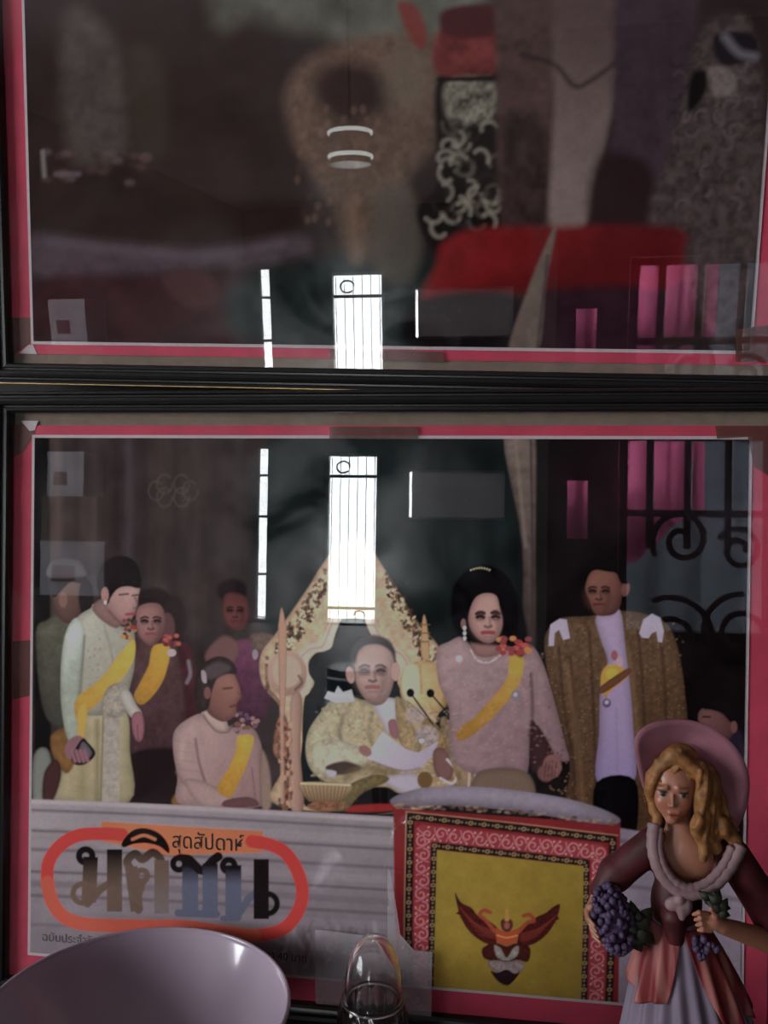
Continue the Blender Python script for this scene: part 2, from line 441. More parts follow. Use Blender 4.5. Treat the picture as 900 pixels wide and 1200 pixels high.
for u in np.linspace(0, 2 * np.pi, 7)[:-1]:                         # ring of faint loops over the curtain
    Ln([(203 + 20 * math.cos(u) + 9 * math.cos(v), 575 + 9 * math.sin(u) + 11 * math.sin(v)) for v in np.linspace(0, 5.5, 9)], 2, (72, 62, 56), 1.2, .5)
P([(590, 508), (628, 508), (628, 640), (629, 760), (612, 765), (612, 640)], (92, 78, 72), 2, c2=(52, 40, 38), ax=((610, 520), (620, 750)), nz=.35, ns=10)
Ln([(622, 515), (624, 640), (624, 740)], 3, (48, 36, 36), 1.5, .8); Ln([(604, 515), (616, 640)], 4, (112, 98, 90), 2, .5)
P([(628, 508), (880, 508), (880, 1000), (628, 1000)], (15, 9, 11), 3, sm=False, nz=.6, ns=40)
P([(40, 885), (58, 882), (62, 945), (40, 945)], (98, 98, 92), 2)
# officer at the far left
P([(42, 742), (55, 727), (70, 720), (88, 727), (96, 745), (92, 800), (88, 850), (62, 850), (48, 820)], (74, 72, 60), 2, c2=(54, 52, 46), ax=((70, 730), (70, 850)), nz=.25, ns=9)
P([(60, 690), (66, 676), (84, 672), (96, 684), (97, 700), (94, 722), (82, 731), (68, 722)], (92, 68, 62), 1.5, c2=(70, 48, 46), ax=((62, 690), (96, 720)))
E(74, 703, 5, 9, (104, 76, 68), 1.2); P([(56, 676), (70, 664), (96, 668), (100, 684), (84, 682), (74, 690), (64, 700), (58, 694)], (30, 24, 26), 1.5)
P([(56, 664), (66, 655), (90, 656), (100, 668), (98, 676), (58, 677)], (70, 64, 66), 1.5)
E(101, 700, 9, 22, (26, 20, 22), 2)
# second and third women behind
P([(158, 745), (176, 752), (200, 750), (212, 770), (220, 815), (214, 880), (206, 945), (152, 945), (150, 840)], (74, 52, 52), 2, c2=(58, 38, 42), ax=((180, 760), (180, 880)), nz=.3, ns=7)
P([(152, 884), (226, 884), (232, 945), (150, 945)], (30, 19, 22), 3)
P([(210, 760), (226, 765), (232, 860), (228, 930), (214, 930), (216, 830)], (58, 26, 32), 3, nz=.4, ns=9)
E(180, 715, 26, 27, (34, 24, 26), 2); E(205, 725, 14, 26, (40, 28, 28), 3)
E(196, 736, 9, 18, (82, 54, 54), 2)
P([(160, 715), (172, 707), (188, 709), (194, 726), (190, 745), (179, 757), (168, 752), (161, 738)], (126, 90, 86), 1.3, c2=(100, 66, 66), ax=((163, 720), (194, 745)))
S.face(176, 731, 24, (120, 86, 82), .1, lip=(112, 58, 58))
P([(180, 757), (199, 758), (194, 790), (182, 812), (166, 826), (157, 816), (164, 800), (174, 780)], (160, 120, 30), 1.3, c2=(140, 100, 22), ax=((190, 760), (160, 820)), nz=.12)
for q in range(16): E(190 + random.random() * 20, 745 + random.random() * 11, 3, 2.6, random.choice([(120, 45, 52), (142, 70, 62), (92, 34, 44)]), 1)
E(201, 765, 5.5, 4.5, (150, 130, 130), 1); Ln([(221, 775), (223, 790), (219, 800)], 4, (104, 92, 100), 1.5, .9)
# woman in violet, half hidden
P([(262, 770), (276, 752), (300, 750), (322, 760), (318, 820), (300, 850), (268, 830)], (88, 42, 66), 3, c2=(58, 30, 46), ax=((290, 760), (300, 840)), nz=.35, ns=7)
P([(240, 770), (262, 745), (280, 760), (262, 790)], (92, 62, 60), 3)
E(272, 692, 18, 14, (30, 20, 24), 3); P([(262, 700), (272, 694), (288, 700), (292, 720), (284, 738), (270, 736), (262, 722)], (84, 46, 46), 2); S.face(276, 718, 20, (84, 46, 46), -.1, lip=(78, 36, 38))
P([(294, 744), (316, 742), (326, 752), (312, 764), (296, 760)], (84, 62, 54), 2, nz=.5, ns=4); E(299, 767, 3.5, 6, (120, 106, 116), 1)
# woman in ivory with a yellow sash
P([(91, 838), (118, 830), (148, 834), (152, 880), (151, 940), (66, 940), (70, 905), (80, 870)], (142, 130, 102), 1.5, c2=(126, 114, 88), ax=((110, 840), (110, 940)), nz=.14, ns=14)
Ln([(98, 850), (96, 940)], 8, (112, 100, 62), 4, .5); Ln([(114, 845), (114, 940)], 5, (92, 82, 52), 3, .6)
P([(122, 838), (141, 838), (140, 940), (119, 940)], (132, 122, 112), 1.2, sm=False, nz=.2, ns=4); Ln([(121, 840), (118, 940)], 2, (94, 84, 62), 1, .8)
P([(60, 862), (82, 852), (94, 872), (80, 906), (64, 890)], (104, 72, 36), 2, nz=.3, ns=7); P([(52, 905), (66, 890), (72, 908), (62, 938), (50, 938)], (58, 34, 34), 2)
P([(106, 713), (112, 709), (140, 733), (156, 737), (158, 762), (157, 785), (150, 815), (148, 834), (90, 836), (88, 800), (84, 770), (78, 742), (92, 722)], (142, 138, 124), 1.2, c2=(122, 116, 104), ax=((95, 740), (156, 800)), nz=.1, ns=10)
P([(80, 734), (90, 724), (99, 738), (98, 770), (94, 800), (92, 830), (94, 866), (80, 868), (72, 830), (71, 790), (74, 755)], (150, 154, 144), 1.3, c2=(128, 132, 120), ax=((75, 760), (98, 780)), nz=.12, ns=8)
Ln([(99, 745), (96, 790), (92, 835)], 2.5, (92, 86, 76), 1.5, .7)
Ln([(122, 733), (130, 762), (134, 790)], 2, (112, 104, 100), 1.5, .6)
for q in range(22): E(102 + random.random() * 46, 738 + random.random() * 70, 1.6, 1.4, (116, 104, 108), 1, .6)
P([(157, 750), (157, 772), (142, 797), (116, 823), (92, 842), (88, 836), (90, 818), (118, 795), (142, 764)], (172, 136, 46), 1.2, c2=(152, 116, 36), ax=((150, 760), (95, 830)), nz=.12)
P([(92, 832), (102, 826), (98, 866), (91, 866)], (160, 126, 50), 1.5)
P([(118, 832), (126, 806), (146, 800), (150, 814), (144, 838), (128, 840)], (132, 122, 110), 1.5, nz=.3, ns=4)
P([(140, 812), (150, 808), (160, 826), (166, 836), (156, 842), (146, 830)], (146, 138, 130), 1.2)
P([(155, 838), (165, 834), (169, 848), (167, 866), (160, 868), (155, 856)], (122, 78, 86), 1.3); Ln([(161, 850), (162, 867)], 1.2, (78, 44, 50), .8, .8)
E(88, 876, 11, 15, (112, 78, 84), 1.5, rot=30); P([(96, 866), (103, 870), (112, 883), (101, 895), (88, 896), (84, 886)], (30, 22, 32), 1.2); P([(97, 869), (108, 882), (100, 891), (92, 884)], (86, 74, 84), 1.2)
for q in range(4): Ln([(84 + q * 5, 880), (88 + q * 5, 892)], 4, (118, 80, 88), 1.2)
P([(108, 712), (122, 702), (142, 724), (136, 736), (118, 726)], (112, 84, 80), 1.5)
P([(118, 692), (126, 686), (148, 684), (163, 687), (162, 700), (160, 712), (155, 724), (146, 732), (136, 728), (126, 716), (121, 704)], (152, 120, 114), 1.1, c2=(126, 92, 90), ax=((158, 690), (126, 720)))
P([(116, 694), (114, 676), (124, 658), (142, 651), (158, 658), (165, 674), (164, 689), (150, 687), (138, 690), (130, 700), (126, 708), (119, 702)], (26, 18, 21), 1.2, nz=.3, ns=5)
E(123, 697, 4.5, 9, (134, 98, 92), 1.1); E(123.5, 706, 1.8, 2.4, (170, 165, 160), .8)
Ln([(140, 697), (150, 696)], 2, (44, 28, 30), .9, .9); Ln([(155, 698), (162, 697)], 1.8, (44, 28, 30), .9, .9)
Ln([(158, 700), (162, 710), (157, 713)], 1.8, (88, 58, 58), 1, .8); Ln([(148, 720), (158, 719)], 3, (128, 48, 54), 1, .95); Ln([(128, 716), (138, 727), (146, 732)], 2, (78, 52, 52), 1.5, .6)
for q in range(18): E(144 + random.random() * 14, 726 + random.random() * 22, 2.6, 2.4, random.choice([(150, 110, 40), (120, 45, 50), (62, 50, 40), (130, 88, 62)]), .9)
# seated woman in rose with a yellow sash
P([(206, 930), (236, 915), (240, 944), (204, 944)], (112, 78, 34), 2)
P([(203, 880), (204, 858), (216, 845), (236, 836), (252, 842), (272, 852), (294, 852), (304, 866), (308, 890), (308, 944), (214, 944), (208, 910)], (142, 116, 112), 1.2, c2=(122, 94, 92), ax=((215, 860), (308, 920)), nz=.1, ns=12)
Ln([(229, 866), (233, 892), (240, 916)], 2.5, (92, 62, 62), 1.5, .8); Ln([(206, 905), (224, 925), (262, 938)], 2, (104, 76, 74), 1.5, .6); Ln([(214, 870), (212, 890)], 4, (156, 130, 124), 3, .6)
P([(216, 915), (240, 916), (276, 936), (274, 945), (236, 945)], (138, 112, 108), 1.3)
for q in range(5): Ln([(205 + q, 868 + q * 11), (228 + q * 2, 872 + q * 11)], 1.4, (122, 96, 92), 1, .5)
P([(236, 834), (246, 830), (266, 846), (262, 858), (246, 850)], (150, 126, 118), 1.2); Ln([(238, 838), (252, 856), (266, 858), (272, 850)], 2, (96, 72, 66), 1, .8)
P([(279, 863), (297, 864), (291, 890), (284, 908), (270, 934), (254, 924), (268, 900), (276, 880)], (170, 128, 28), 1.1, c2=(146, 106, 20), ax=((288, 866), (262, 928)), nz=.1)
Ln([(295, 900), (298, 925), (300, 944)], 2, (98, 72, 72), 1.5, .7); P([(264, 938), (292, 934), (302, 944), (264, 946)], (88, 56, 56), 1.5)
P([(306, 880), (316, 900), (318, 944), (306, 944)], (118, 96, 86), 2)
for q in range(22): E(276 + random.random() * 26, 836 + random.random() * 22, 2.8, 2.4, random.choice([(126, 92, 90), (84, 62, 80), (142, 112, 104), (102, 66, 60)]), 1)
P([(240, 808), (250, 792), (270, 787), (279, 800), (282, 816), (277, 826), (276, 838), (262, 846), (246, 838), (240, 826)], (126, 86, 76), 1.2, c2=(98, 62, 58), ax=((276, 800), (244, 830)))
P([(228, 822), (229, 796), (238, 778), (256, 769), (272, 775), (278, 789), (266, 790), (254, 796), (248, 812), (244, 830), (234, 834)], (48, 34, 36), 1.5, nz=.35, ns=5)
P([(238, 786), (254, 776), (270, 782), (262, 790), (246, 796)], (76, 64, 66), 3, .7); P([(236, 786), (241, 788), (242, 800), (237, 798)], (130, 118, 122), 1)
Ln([(262, 807), (272, 806)], 2, (44, 26, 28), 1, .9); Ln([(279, 812), (283, 817), (278, 820)], 2, (92, 56, 54), 1, .8); Ln([(270, 828), (278, 826)], 2.4, (88, 34, 38), 1, .9); E(243, 812, 4, 7, (104, 66, 60), 1.2)
# throne: pierced gilt arch with a smooth inner moulding
G1, G2 = (164, 134, 106), (122, 88, 60)
arch = [(328, 945), (332, 900), (336, 860), (328, 828), (310, 806), (304, 785), (307, 764), (322, 744), (338, 722), (352, 702), (364, 684), (376, 664), (392, 644), (412, 630), (434, 642), (446, 660), (456, 676), (468, 694), (478, 712), (494, 736), (510, 752), (522, 774), (528, 800), (522, 826), (510, 850), (508, 945)]
P(arch, G1, 1.5, c2=(162, 132, 106), ax=((310, 760), (520, 700)), nz=.3, ns=6)
for q in range(330):                                                # pierced openings of the carving
    t = random.random(); sd = random.choice((-1, 1))
    if sd < 0: x = 312 + t * 70; y = 775 - t * 105 + random.uniform(-6, 40) * (1 - .3 * t)
    else: x = 452 + t * 66; y = 672 + t * 105 + random.uniform(-8, 38) * (.7 + .3 * t)
    if 360 < x < 470 and y > 735: continue
    E(x, y, random.uniform(1, 2.6), random.uniform(1.5, 4), random.choice([(44, 30, 26), (70, 48, 34), (32, 24, 24)]), 1, .75, rot=random.uniform(-60, 60))
for q in range(90):
    t = random.random(); sd = random.choice((-1, 1))
    x = (318 + t * 66) if sd < 0 else (452 + t * 66); y = (768 - t * 100 if sd < 0 else 676 + t * 100) + random.uniform(-4, 34)
    if 360 < x < 470 and y > 735: continue
    E(x, y, 2.4, 1.4, (190, 158, 126), .8, .7, rot=random.uniform(-80, 80))
inner = [(396, 726), (392, 745), (387, 760), (372, 764), (362, 775), (362, 790), (368, 800), (362, 812), (356, 822), (354, 870), (358, 945), (480, 945), (482, 850), (474, 815), (466, 800), (468, 784), (460, 770), (446, 762), (438, 748), (430, 726)]
P(inner, (16, 20, 24), 1.3, nz=.5, ns=24)
bandL = [(394, 724), (386, 745), (380, 757), (366, 760), (355, 772), (356, 790), (360, 800), (350, 815), (346, 822)]
Ln(bandL, 11, (170, 142, 128), 1, nz=.08); Ln([(x - 3, y + 1) for x, y in bandL], 2, (128, 96, 82), 1, .6)
bandR = [(433, 724), (440, 742), (452, 758), (468, 768), (475, 782), (474, 800), (480, 814)]
Ln(bandR, 11, (168, 140, 122), 1, nz=.08); Ln([(x + 3, y) for x, y in bandR], 2, (128, 96, 82), 1, .6)
E(336, 789, 24, 27, (152, 122, 106), 1.5, c2=(128, 98, 82), ax=((320, 770), (355, 810))); E(336, 787, 17, 19, (158, 130, 114), 2)
Ln([(312, 780), (314, 806), (328, 824), (334, 850)], 3, (92, 62, 46), 1.5, .8); Ln([(350, 792), (354, 800), (346, 808)], 3, (76, 50, 42), 1.2, .8)
P([(341, 818), (354, 818), (352, 880), (356, 945), (340, 945), (340, 880)], (148, 116, 102), 1.2, c2=(120, 88, 74), ax=((341, 850), (356, 850)))
P([(326, 842), (338, 850), (338, 945), (330, 945), (332, 900), (320, 880)], (118, 80, 62), 1.5, nz=.8, ns=4)
for q in range(40): E(326 + random.random() * 16, 848 + random.random() * 96, 2, 3, random.choice([(62, 38, 30), (160, 122, 98), (92, 60, 44)]), 1, .8)
P([(330, 712), (334, 726), (336, 745), (334, 830), (328, 830), (326, 745), (327, 726)], (148, 112, 92), 1); Ln([(330, 830), (331, 940)], 4, (150, 116, 100), 1.2, .8)
P([(497, 720), (501, 736), (503, 770), (494, 770), (494, 736)], (152, 120, 82), 1)
for y in (732, 742, 752): Ln([(493, y), (503, y)], 2, (100, 74, 46), .8, .8)
P([(470, 790), (486, 776), (508, 776), (524, 790), (528, 808), (520, 830), (500, 838), (480, 832), (470, 815)], (164, 140, 102), 1.5, c2=(146, 116, 72), ax=((480, 800), (528, 800)), nz=.15, ns=8)
E(482, 800, 11, 22, (170, 152, 122), 3); Ln([(492, 780), (494, 812)], 2.5, (122, 96, 60), 1.5, .7); Ln([(524, 788), (522, 826)], 5, (112, 80, 40), 2, .6)
# seated man in a gilt robe reading a paper
P([(378, 832), (392, 818), (410, 816), (425, 820), (452, 822), (470, 818), (500, 842), (522, 866), (544, 905), (545, 928), (500, 934), (448, 930), (408, 928), (372, 910), (359, 888), (361, 858)], (150, 138, 112), 1.3, c2=(130, 106, 76), ax=((380, 840), (530, 900)), nz=.3, ns=6)
for q in range(300): E(366 + random.random() * 168, 826 + random.random() * 92, 2.2, 1.2, random.choice([(166, 154, 124), (100, 86, 60), (150, 130, 90)]), 1.2, .45, rot=random.uniform(-70, 70))
Ln([(402, 838), (398, 860), (404, 880)], 4, (84, 74, 54), 2.5, .7); Ln([(436, 836), (432, 860), (440, 880)], 3, (96, 84, 62), 2.5, .6)
P([(368, 872), (392, 866), (430, 880), (428, 896), (400, 898), (378, 908), (366, 896)], (156, 146, 124), 2, nz=.3, ns=5); P([(382, 898), (404, 892), (424, 900), (404, 908), (388, 906)], (60, 46, 40), 2)
P([(382, 902), (394, 904), (392, 911), (383, 909)], (150, 140, 150), 1.2)
Ln([(404, 912), (430, 900), (462, 906)], 10, (96, 78, 50), 4, .7); P([(436, 906), (452, 904), (450, 918), (420, 926)], (124, 104, 74), 2, nz=.4, ns=4)
P([(436, 820), (464, 820), (466, 846), (456, 860), (448, 848)], (158, 146, 152), 1.2); P([(455, 846), (464, 844), (467, 864), (458, 862)], (122, 78, 84), 1.5)
P([(463, 822), (470, 820), (484, 850), (494, 876), (482, 882), (468, 868)], (132, 110, 78), 1.5, nz=.4, ns=4)
P([(380, 818), (384, 810), (392, 812), (396, 804), (402, 811), (412, 808), (416, 822), (394, 824)], (150, 146, 156), 1.1, sm=False)
P([(416, 782), (414, 766), (424, 756), (438, 752), (452, 755), (461, 766), (463, 786), (459, 808), (450, 824), (436, 826), (424, 814), (417, 798)], (152, 124, 116), 1.2, c2=(122, 96, 92), ax=((430, 770), (452, 822)))
E(410.5, 791, 5, 10, (146, 114, 106), 1.1, rot=-10); E(463.5, 787, 5, 11, (152, 118, 110), 1.1)
P([(413, 780), (411, 764), (419, 751), (436, 744), (454, 749), (463, 762), (463, 776), (458, 764), (446, 756), (430, 756), (420, 764), (416, 778)], (52, 46, 50), 2.2)
S.face(437, 790, 31, (144, 116, 110), -.05, dark=(60, 46, 46), lip=(124, 82, 78))
for e_ in (427, 447): Ln([(e_ - 8, 783), (e_ + 7, 783), (e_ + 6, 791), (e_ - 6, 791), (e_ - 8, 783)], 1.1, (84, 66, 66), .8, .6, sm=False)
P([(496, 842), (512, 850), (530, 876), (545, 905), (540, 925), (520, 905), (505, 880), (494, 862)], (132, 106, 66), 1.5, nz=.5, ns=5)
E(487, 838, 12, 10, (140, 122, 116), 2, nz=.3, ns=4); E(500, 862, 14, 12, (132, 116, 112), 2, nz=.5, ns=4); E(494, 868, 3, 2.4, (196, 184, 178), 1)
P([(448, 857), (462, 868), (476, 878), (490, 882), (514, 868), (508, 884), (494, 900), (478, 905), (452, 898), (430, 889), (436, 876)], (160, 146, 158), 1, c2=(140, 126, 140), ax=((450, 865), (490, 905)), sm=False)
Ln([(436, 892), (470, 903), (492, 900)], 2, (100, 84, 88), 1.2, .7); E(428, 880, 8, 6, (120, 84, 80), 1.3, rot=30)
P([(508, 880), (522, 878), (532, 900), (524, 916), (510, 906)], (102, 70, 66), 1.5); Ln([(524, 890), (536, 905), (530, 918), (516, 912)], 3, (156, 142, 152), 1)
P([(448, 912), (482, 906), (500, 918), (478, 930), (462, 924)], (148, 136, 146), 1.3); E(498, 914, 9, 10, (92, 66, 34), 1.5)
P([(400, 946), (420, 926), (452, 922), (470, 930), (500, 926), (480, 946)], (10, 7, 10), 1.5); P([(412, 944), (462, 942), (464, 950), (408, 952)], (122, 24, 26), 1.2)
P([(384, 945), (408, 920), (440, 908), (456, 914), (424, 930), (404, 950)], (96, 82, 50), 1.5, nz=.4, ns=5)
E(481, 812, 4.6, 5, (10, 8, 9), .9); E(504.5, 812.5, 4.6, 5, (10, 8, 9), .9)
Ln([(481, 812), (507, 848)], 2, (18, 12, 14), .7); Ln([(505, 813), (530, 842)], 2, (24, 16, 16), .7); Ln([(478, 822), (520, 860)], 1.2, (70, 50, 40), .8, .7)
P([(516, 850), (528, 846), (556, 900), (552, 930), (540, 925)], (120, 98, 74), 1.5, nz=.4, ns=5)
# footed gilt bowl
P([(353, 917), (410, 919), (406, 934), (394, 941), (368, 941), (356, 932)], (140, 116, 86), 1.1, c2=(104, 80, 54), ax=((380, 918), (380, 941)))
for q in range(12): Ln([(356 + q * 4.6, 921), (362 + q * 3.6, 939)], 1.2, (84, 62, 42), .7, .7)
Ln([(353, 918), (410, 920)], 2.4, (170, 146, 116), .9); E(382, 945, 22, 6, (112, 74, 52), 1.5, nz=.6, ns=4)
# pedestal ornament beside the man
P([(536, 876), (546, 870), (552, 882), (560, 872), (576, 874), (566, 894), (552, 896), (542, 892)], (152, 128, 112), 1.2, nz=.3, ns=4)
for q in (551, 558, 563): Ln([(q, 892), (q - 2, 925)], 3, (150, 130, 122), .9)
# woman in pale rose with yellow sash
P([(512, 762), (526, 752), (542, 746), (556, 760), (584, 762), (600, 752), (622, 756), (634, 772), (644, 800), (654, 836), (664, 876), (668, 890), (658, 892), (640, 880), (624, 858), (618, 905), (604, 908), (594, 903), (570, 910), (540, 900), (528, 880), (526, 830), (514, 800)], (138, 112, 112), 1.2, c2=(112, 86, 92), ax=((530, 770), (640, 880)), nz=.16, ns=9)
P([(560, 905), (600, 900), (622, 910), (622, 936), (556, 936)], (98, 78, 66), 2)
Ln([(622, 790), (624, 830), (621, 862)], 3.5, (72, 46, 52), 2, .8); P([(622, 848), (630, 850), (642, 868), (650, 890), (640, 905), (622, 900)], (52, 30, 34), 2)
E(647, 898, 11, 14, (108, 72, 72), 1.6); E(640, 906, 10, 10, (96, 62, 62), 2); 
for q in range(4): Ln([(640 + q * 4, 893), (638 + q * 4, 910)], 1.4, (62, 36, 40), .9, .7)
P([(598, 768), (613, 769), (611, 795), (600, 815), (580, 838), (556, 860), (538, 868), (536, 856), (556, 840), (578, 816), (594, 795)], (170, 128, 36), 1.2, c2=(138, 98, 24), ax=((604, 775), (548, 858)), nz=.12)
for q in range(260): E(520 + random.random() * 120, 765 + random.random() * 130, 1.5, 1.2, random.choice([(152, 128, 126), (112, 86, 90)]), 1, .25)
Ln([(552, 762), (560, 774), (574, 776), (588, 766)], 2, (176, 160, 160), 1, .6, nz=.8, ns=2); E(538, 772, 4, 4, (160, 146, 150), 1.5)
E(605, 815, 6, 7, (110, 100, 108), 1.4); E(604, 814, 2.4, 2.6, (150, 142, 148), 1)
P([(549, 740), (562, 750), (586, 748), (588, 762), (574, 770), (556, 766)], (122, 88, 84), 1.5)
E(567, 704, 38, 42, (8, 5, 8), 1.8); P([(530, 700), (540, 680), (600, 690), (618, 740), (612, 770), (590, 758), (548, 752), (530, 730)], (8, 5, 8), 3)
P([(553, 708), (560, 698), (572, 695), (582, 699), (586, 714), (589, 730), (584, 746), (574, 754), (562, 750), (552, 738), (549, 724)], (156, 118, 110), 1.1, c2=(122, 88, 84), ax=((580, 710), (555, 745)))
S.face(571, 727, 29, (148, 112, 104), .1, dark=(22, 12, 16), lip=(120, 50, 54)); E(563, 719, 6, 3.5, (52, 24, 32), 1.6, .8); E(580.5, 718, 5, 3.5, (52, 24, 32), 1.6, .8)
for q in range(8): E(552 + q * 3.1, 668 - 2.5 * math.sin(q / 7 * 3.1), 1.2, 1.2, (150, 138, 110), .7)
E(543, 731, 3, 6, (112, 80, 74), 1); 
for y in (736, 742, 748): E(544.5, y, 2, 2.6, (186, 178, 180), .8)
for q in range(26): E(584 + random.random() * 36, 748 + random.random() * 18, 4, 3, random.choice([(158, 66, 52), (134, 44, 50), (176, 104, 52), (120, 52, 60)]), 1.1)
# man in a brown and gold robe over white
RB = (86, 64, 46)
P([(638, 752), (644, 735), (658, 724), (690, 722), (728, 716), (758, 720), (780, 730), (792, 752), (800, 790), (806, 850), (804, 890), (770, 900), (764, 985), (664, 985), (668, 900), (660, 860), (650, 820), (641, 785)], RB, 1.3, c2=(66, 44, 28), ax=((680, 740), (740, 960)), nz=.35, ns=4)
for q in range(900):
    x = 642 + random.random() * 160; y = 728 + random.random() * 240
    if 700 < x < 742 and y > 740: continue
    E(x, y, 1.3, 1.1, random.choice([(118, 88, 56), (52, 32, 22), (104, 74, 44)]), .8, .5)
for pts in ([(655, 760), (660, 820), (672, 900), (672, 980)], [(690, 735), (694, 800), (698, 900), (698, 980)], [(748, 740), (754, 820), (756, 900)], [(776, 760), (780, 820), (782, 880)], [(668, 770), (676, 860), (682, 970)]):
    Ln(pts, 3, (44, 26, 20), 2, .7)
Ln([(664, 780), (676, 860), (684, 975)], 5, (112, 84, 56), 3, .4); Ln([(735, 760), (748, 860)], 6, (112, 84, 56), 3, .4)
P([(698, 724), (712, 718), (727, 716), (733, 760), (738, 800), (742, 850), (743, 916), (700, 916), (702, 860), (704, 800), (712, 775), (704, 750)], (142, 122, 146), 1.2, c2=(122, 104, 138), ax=((715, 730), (722, 910)))
Ln([(722, 830), (724, 910)], 2, (116, 98, 128), 2, .6)
P([(704, 800), (706, 786), (716, 778), (730, 782), (736, 792), (720, 806), (708, 816)], (164, 118, 34), 1.4, nz=.2); E(717, 790, 7, 7, (178, 132, 28), 1.4)
P([(702, 806), (708, 812), (738, 790), (734, 784)], (92, 58, 36), 1.2); E(726, 775, 4, 6, (150, 124, 132), 1.2); E(720, 768, 4, 6, (128, 72, 76), 1.2)
E(711, 824, 5, 5.5, (80, 66, 100), 1.1); E(711, 823, 2.4, 2.4, (150, 140, 160), .8); Ln([(709, 815), (712, 820)], 1.5, (120, 96, 60), .8)
P([(699, 917), (744, 914), (746, 975), (732, 985), (700, 975)], (8, 6, 9), 1.2)
for pts in ([(643, 748), (645, 732), (656, 725), (664, 726), (668, 748), (660, 750), (655, 738), (650, 742), (649, 757), (643, 757)], [(749, 742), (754, 726), (764, 719), (774, 724), (778, 740), (776, 753), (771, 752), (769, 740), (764, 742), (760, 748), (752, 747)]):
    P(pts, (146, 134, 150), .9, sm=False)
P([(690, 672), (700, 665), (718, 667), (728, 682), (728, 704), (722, 718), (708, 722), (697, 719), (691, 704), (686, 690)], (110, 72, 60), 1.2, c2=(80, 48, 44), ax=((694, 680), (726, 712)))
E(733, 690, 5, 9, (98, 60, 54), 1.2, rot=10)
P([(684, 690), (681, 672), (690, 658), (710, 652), (730, 660), (739, 674), (736, 684), (727, 682), (722, 672), (712, 670), (698, 668), (690, 674)], (16, 11, 13), 1.4)
S.face(703, 696, 25, (96, 62, 52), -.15, dark=(26, 14, 14), lip=(84, 36, 40))
# boy at the right
P([(826, 850), (850, 858), (870, 862), (872, 930), (820, 930)], (34, 26, 40), 3)
P([(818, 838), (826, 829), (844, 830), (858, 846), (860, 858), (850, 870), (836, 868), (822, 858)], (104, 68, 66), 1.3, c2=(80, 48, 50), ax=((820, 840), (856, 862)))
P([(824, 830), (834, 819), (852, 819), (864, 832), (864, 846), (856, 846), (846, 836), (834, 832)], (20, 14, 17), 1.5); E(860, 852, 4, 7, (98, 62, 60), 1.2)
Ln([(824, 840), (832, 840)], 2, (34, 20, 22), .9); Ln([(820, 852), (827, 854)], 2, (88, 38, 40), .9)
# stone balustrade
P([(36, 937), (200, 943), (462, 957), (480, 1190), (30, 1150)], (122, 112, 116), 1, sm=False, c2=(96, 86, 92), ax=((200, 940), (220, 1120)), nz=.1, ns=16)
sl = lambda y0: [(30, y0), (200, y0 + 7), (490, y0 + 24)]
for dy, w, c, a in ((2, 5, (142, 130, 132), .8), (12, 3, (84, 74, 78), .9), (26, 10, (126, 116, 118), .6), (36, 3, (74, 64, 68), .8), (44, 5, (112, 102, 104), .6), (58, 4, (80, 70, 74), .7), (72, 9, (118, 108, 112), .5),
                    (84, 3, (72, 62, 66), .8), (98, 8, (88, 78, 82), .6), (112, 4, (70, 60, 64), .6), (126, 9, (112, 102, 108), .5), (146, 4, (84, 74, 80), .5)):
    Ln(sl(937 + dy), w, c, 1.6, a)
for q in range(60):
    x = 320 + random.random() * 120; Ln([(x, 1075 + random.random() * 60), (x + random.uniform(-14, 14), 1085 + random.random() * 60)], random.uniform(2, 6), random.choice([(84, 74, 78), (128, 118, 122), (66, 58, 62)]), 2, .4)
P([(724, 970), (760, 976), (880, 990), (880, 1200), (724, 1190)], (112, 100, 112), 1.5, sm=False, nz=.1)
for dy in (0, 26, 52, 80): Ln([(724, 985 + dy), (880, 1004 + dy)], 5, (80, 70, 78), 2, .7)
# draped stand with patterned border and gold panel
P([(461, 947), (727, 966), (726, 1100), (724, 1200), (468, 1180), (462, 1060)], (104, 22, 26), 1.2, sm=False, nz=.15, ns=12)
def quad(o, nn=24):
    (x0, y0), (x1, y1), (x2, y2), (x3, y3) = o
    return o
def band(pts, w, kind):
    pts = np.array(pts, float)
    L = np.concatenate([[0], np.cumsum(np.hypot(*np.diff(pts, axis=0).T))])
    at = lambda d: np.array([np.interp(d, L, pts[:, 0]), np.interp(d, L, pts[:, 1])])
    if kind == 'check':
        Ln(pts, w, (24, 16, 18), .8, sm=False)
        d = 3.0; k = 0
        while d < L[-1]:
            x, y = at(d)
            if k % 3 == 2: E(x, y, 3.2, 2.6, (118, 96, 66), .8, .9); E(x, y, 1.2, 1, (40, 24, 22), .7)
            else: E(x, y, 1.4, 1.4, (112, 92, 62), .8, .8)
            d += 5.2; k += 1
        for sgn in (-1, 1):
            pass
    else:
        Ln(pts, w, (122, 38, 46), .8, sm=False)
        d = 8.0; k = 0
        while d < L[-1] - 4:
            c = at(d); q = at(min(d + 2, L[-1])) - c; q = q / (np.hypot(*q) + 1e-9); nrm = np.array([-q[1], q[0]]); s_ = 1 if k % 2 else -1
            Ln([c + q * (a * math.cos(t) * .45) + nrm * s_ * (a * math.sin(t) * .45) + nrm * s_ * 1.2 for t, a in [(u, w * .85 * (1 - u / 9.5)) for u in np.linspace(0, 7.2, 13)]], 1.7, (150, 98, 100), .7, .95)
            Ln([c + q * 7 - nrm * s_ * w * .36, c + q * 10 + nrm * s_ * w * .05, c + q * 15 + nrm * s_ * w * .36], 1.5, (146, 94, 96), .7, .85)
            E(*(c + q * 8.5 + nrm * s_ * w * .33), 1.4, 1.4, (156, 110, 106), .7); E(*(c - nrm * s_ * w * .38), 1.2, 1.2, (156, 110, 106), .7)
            d += 15.5; k += 1
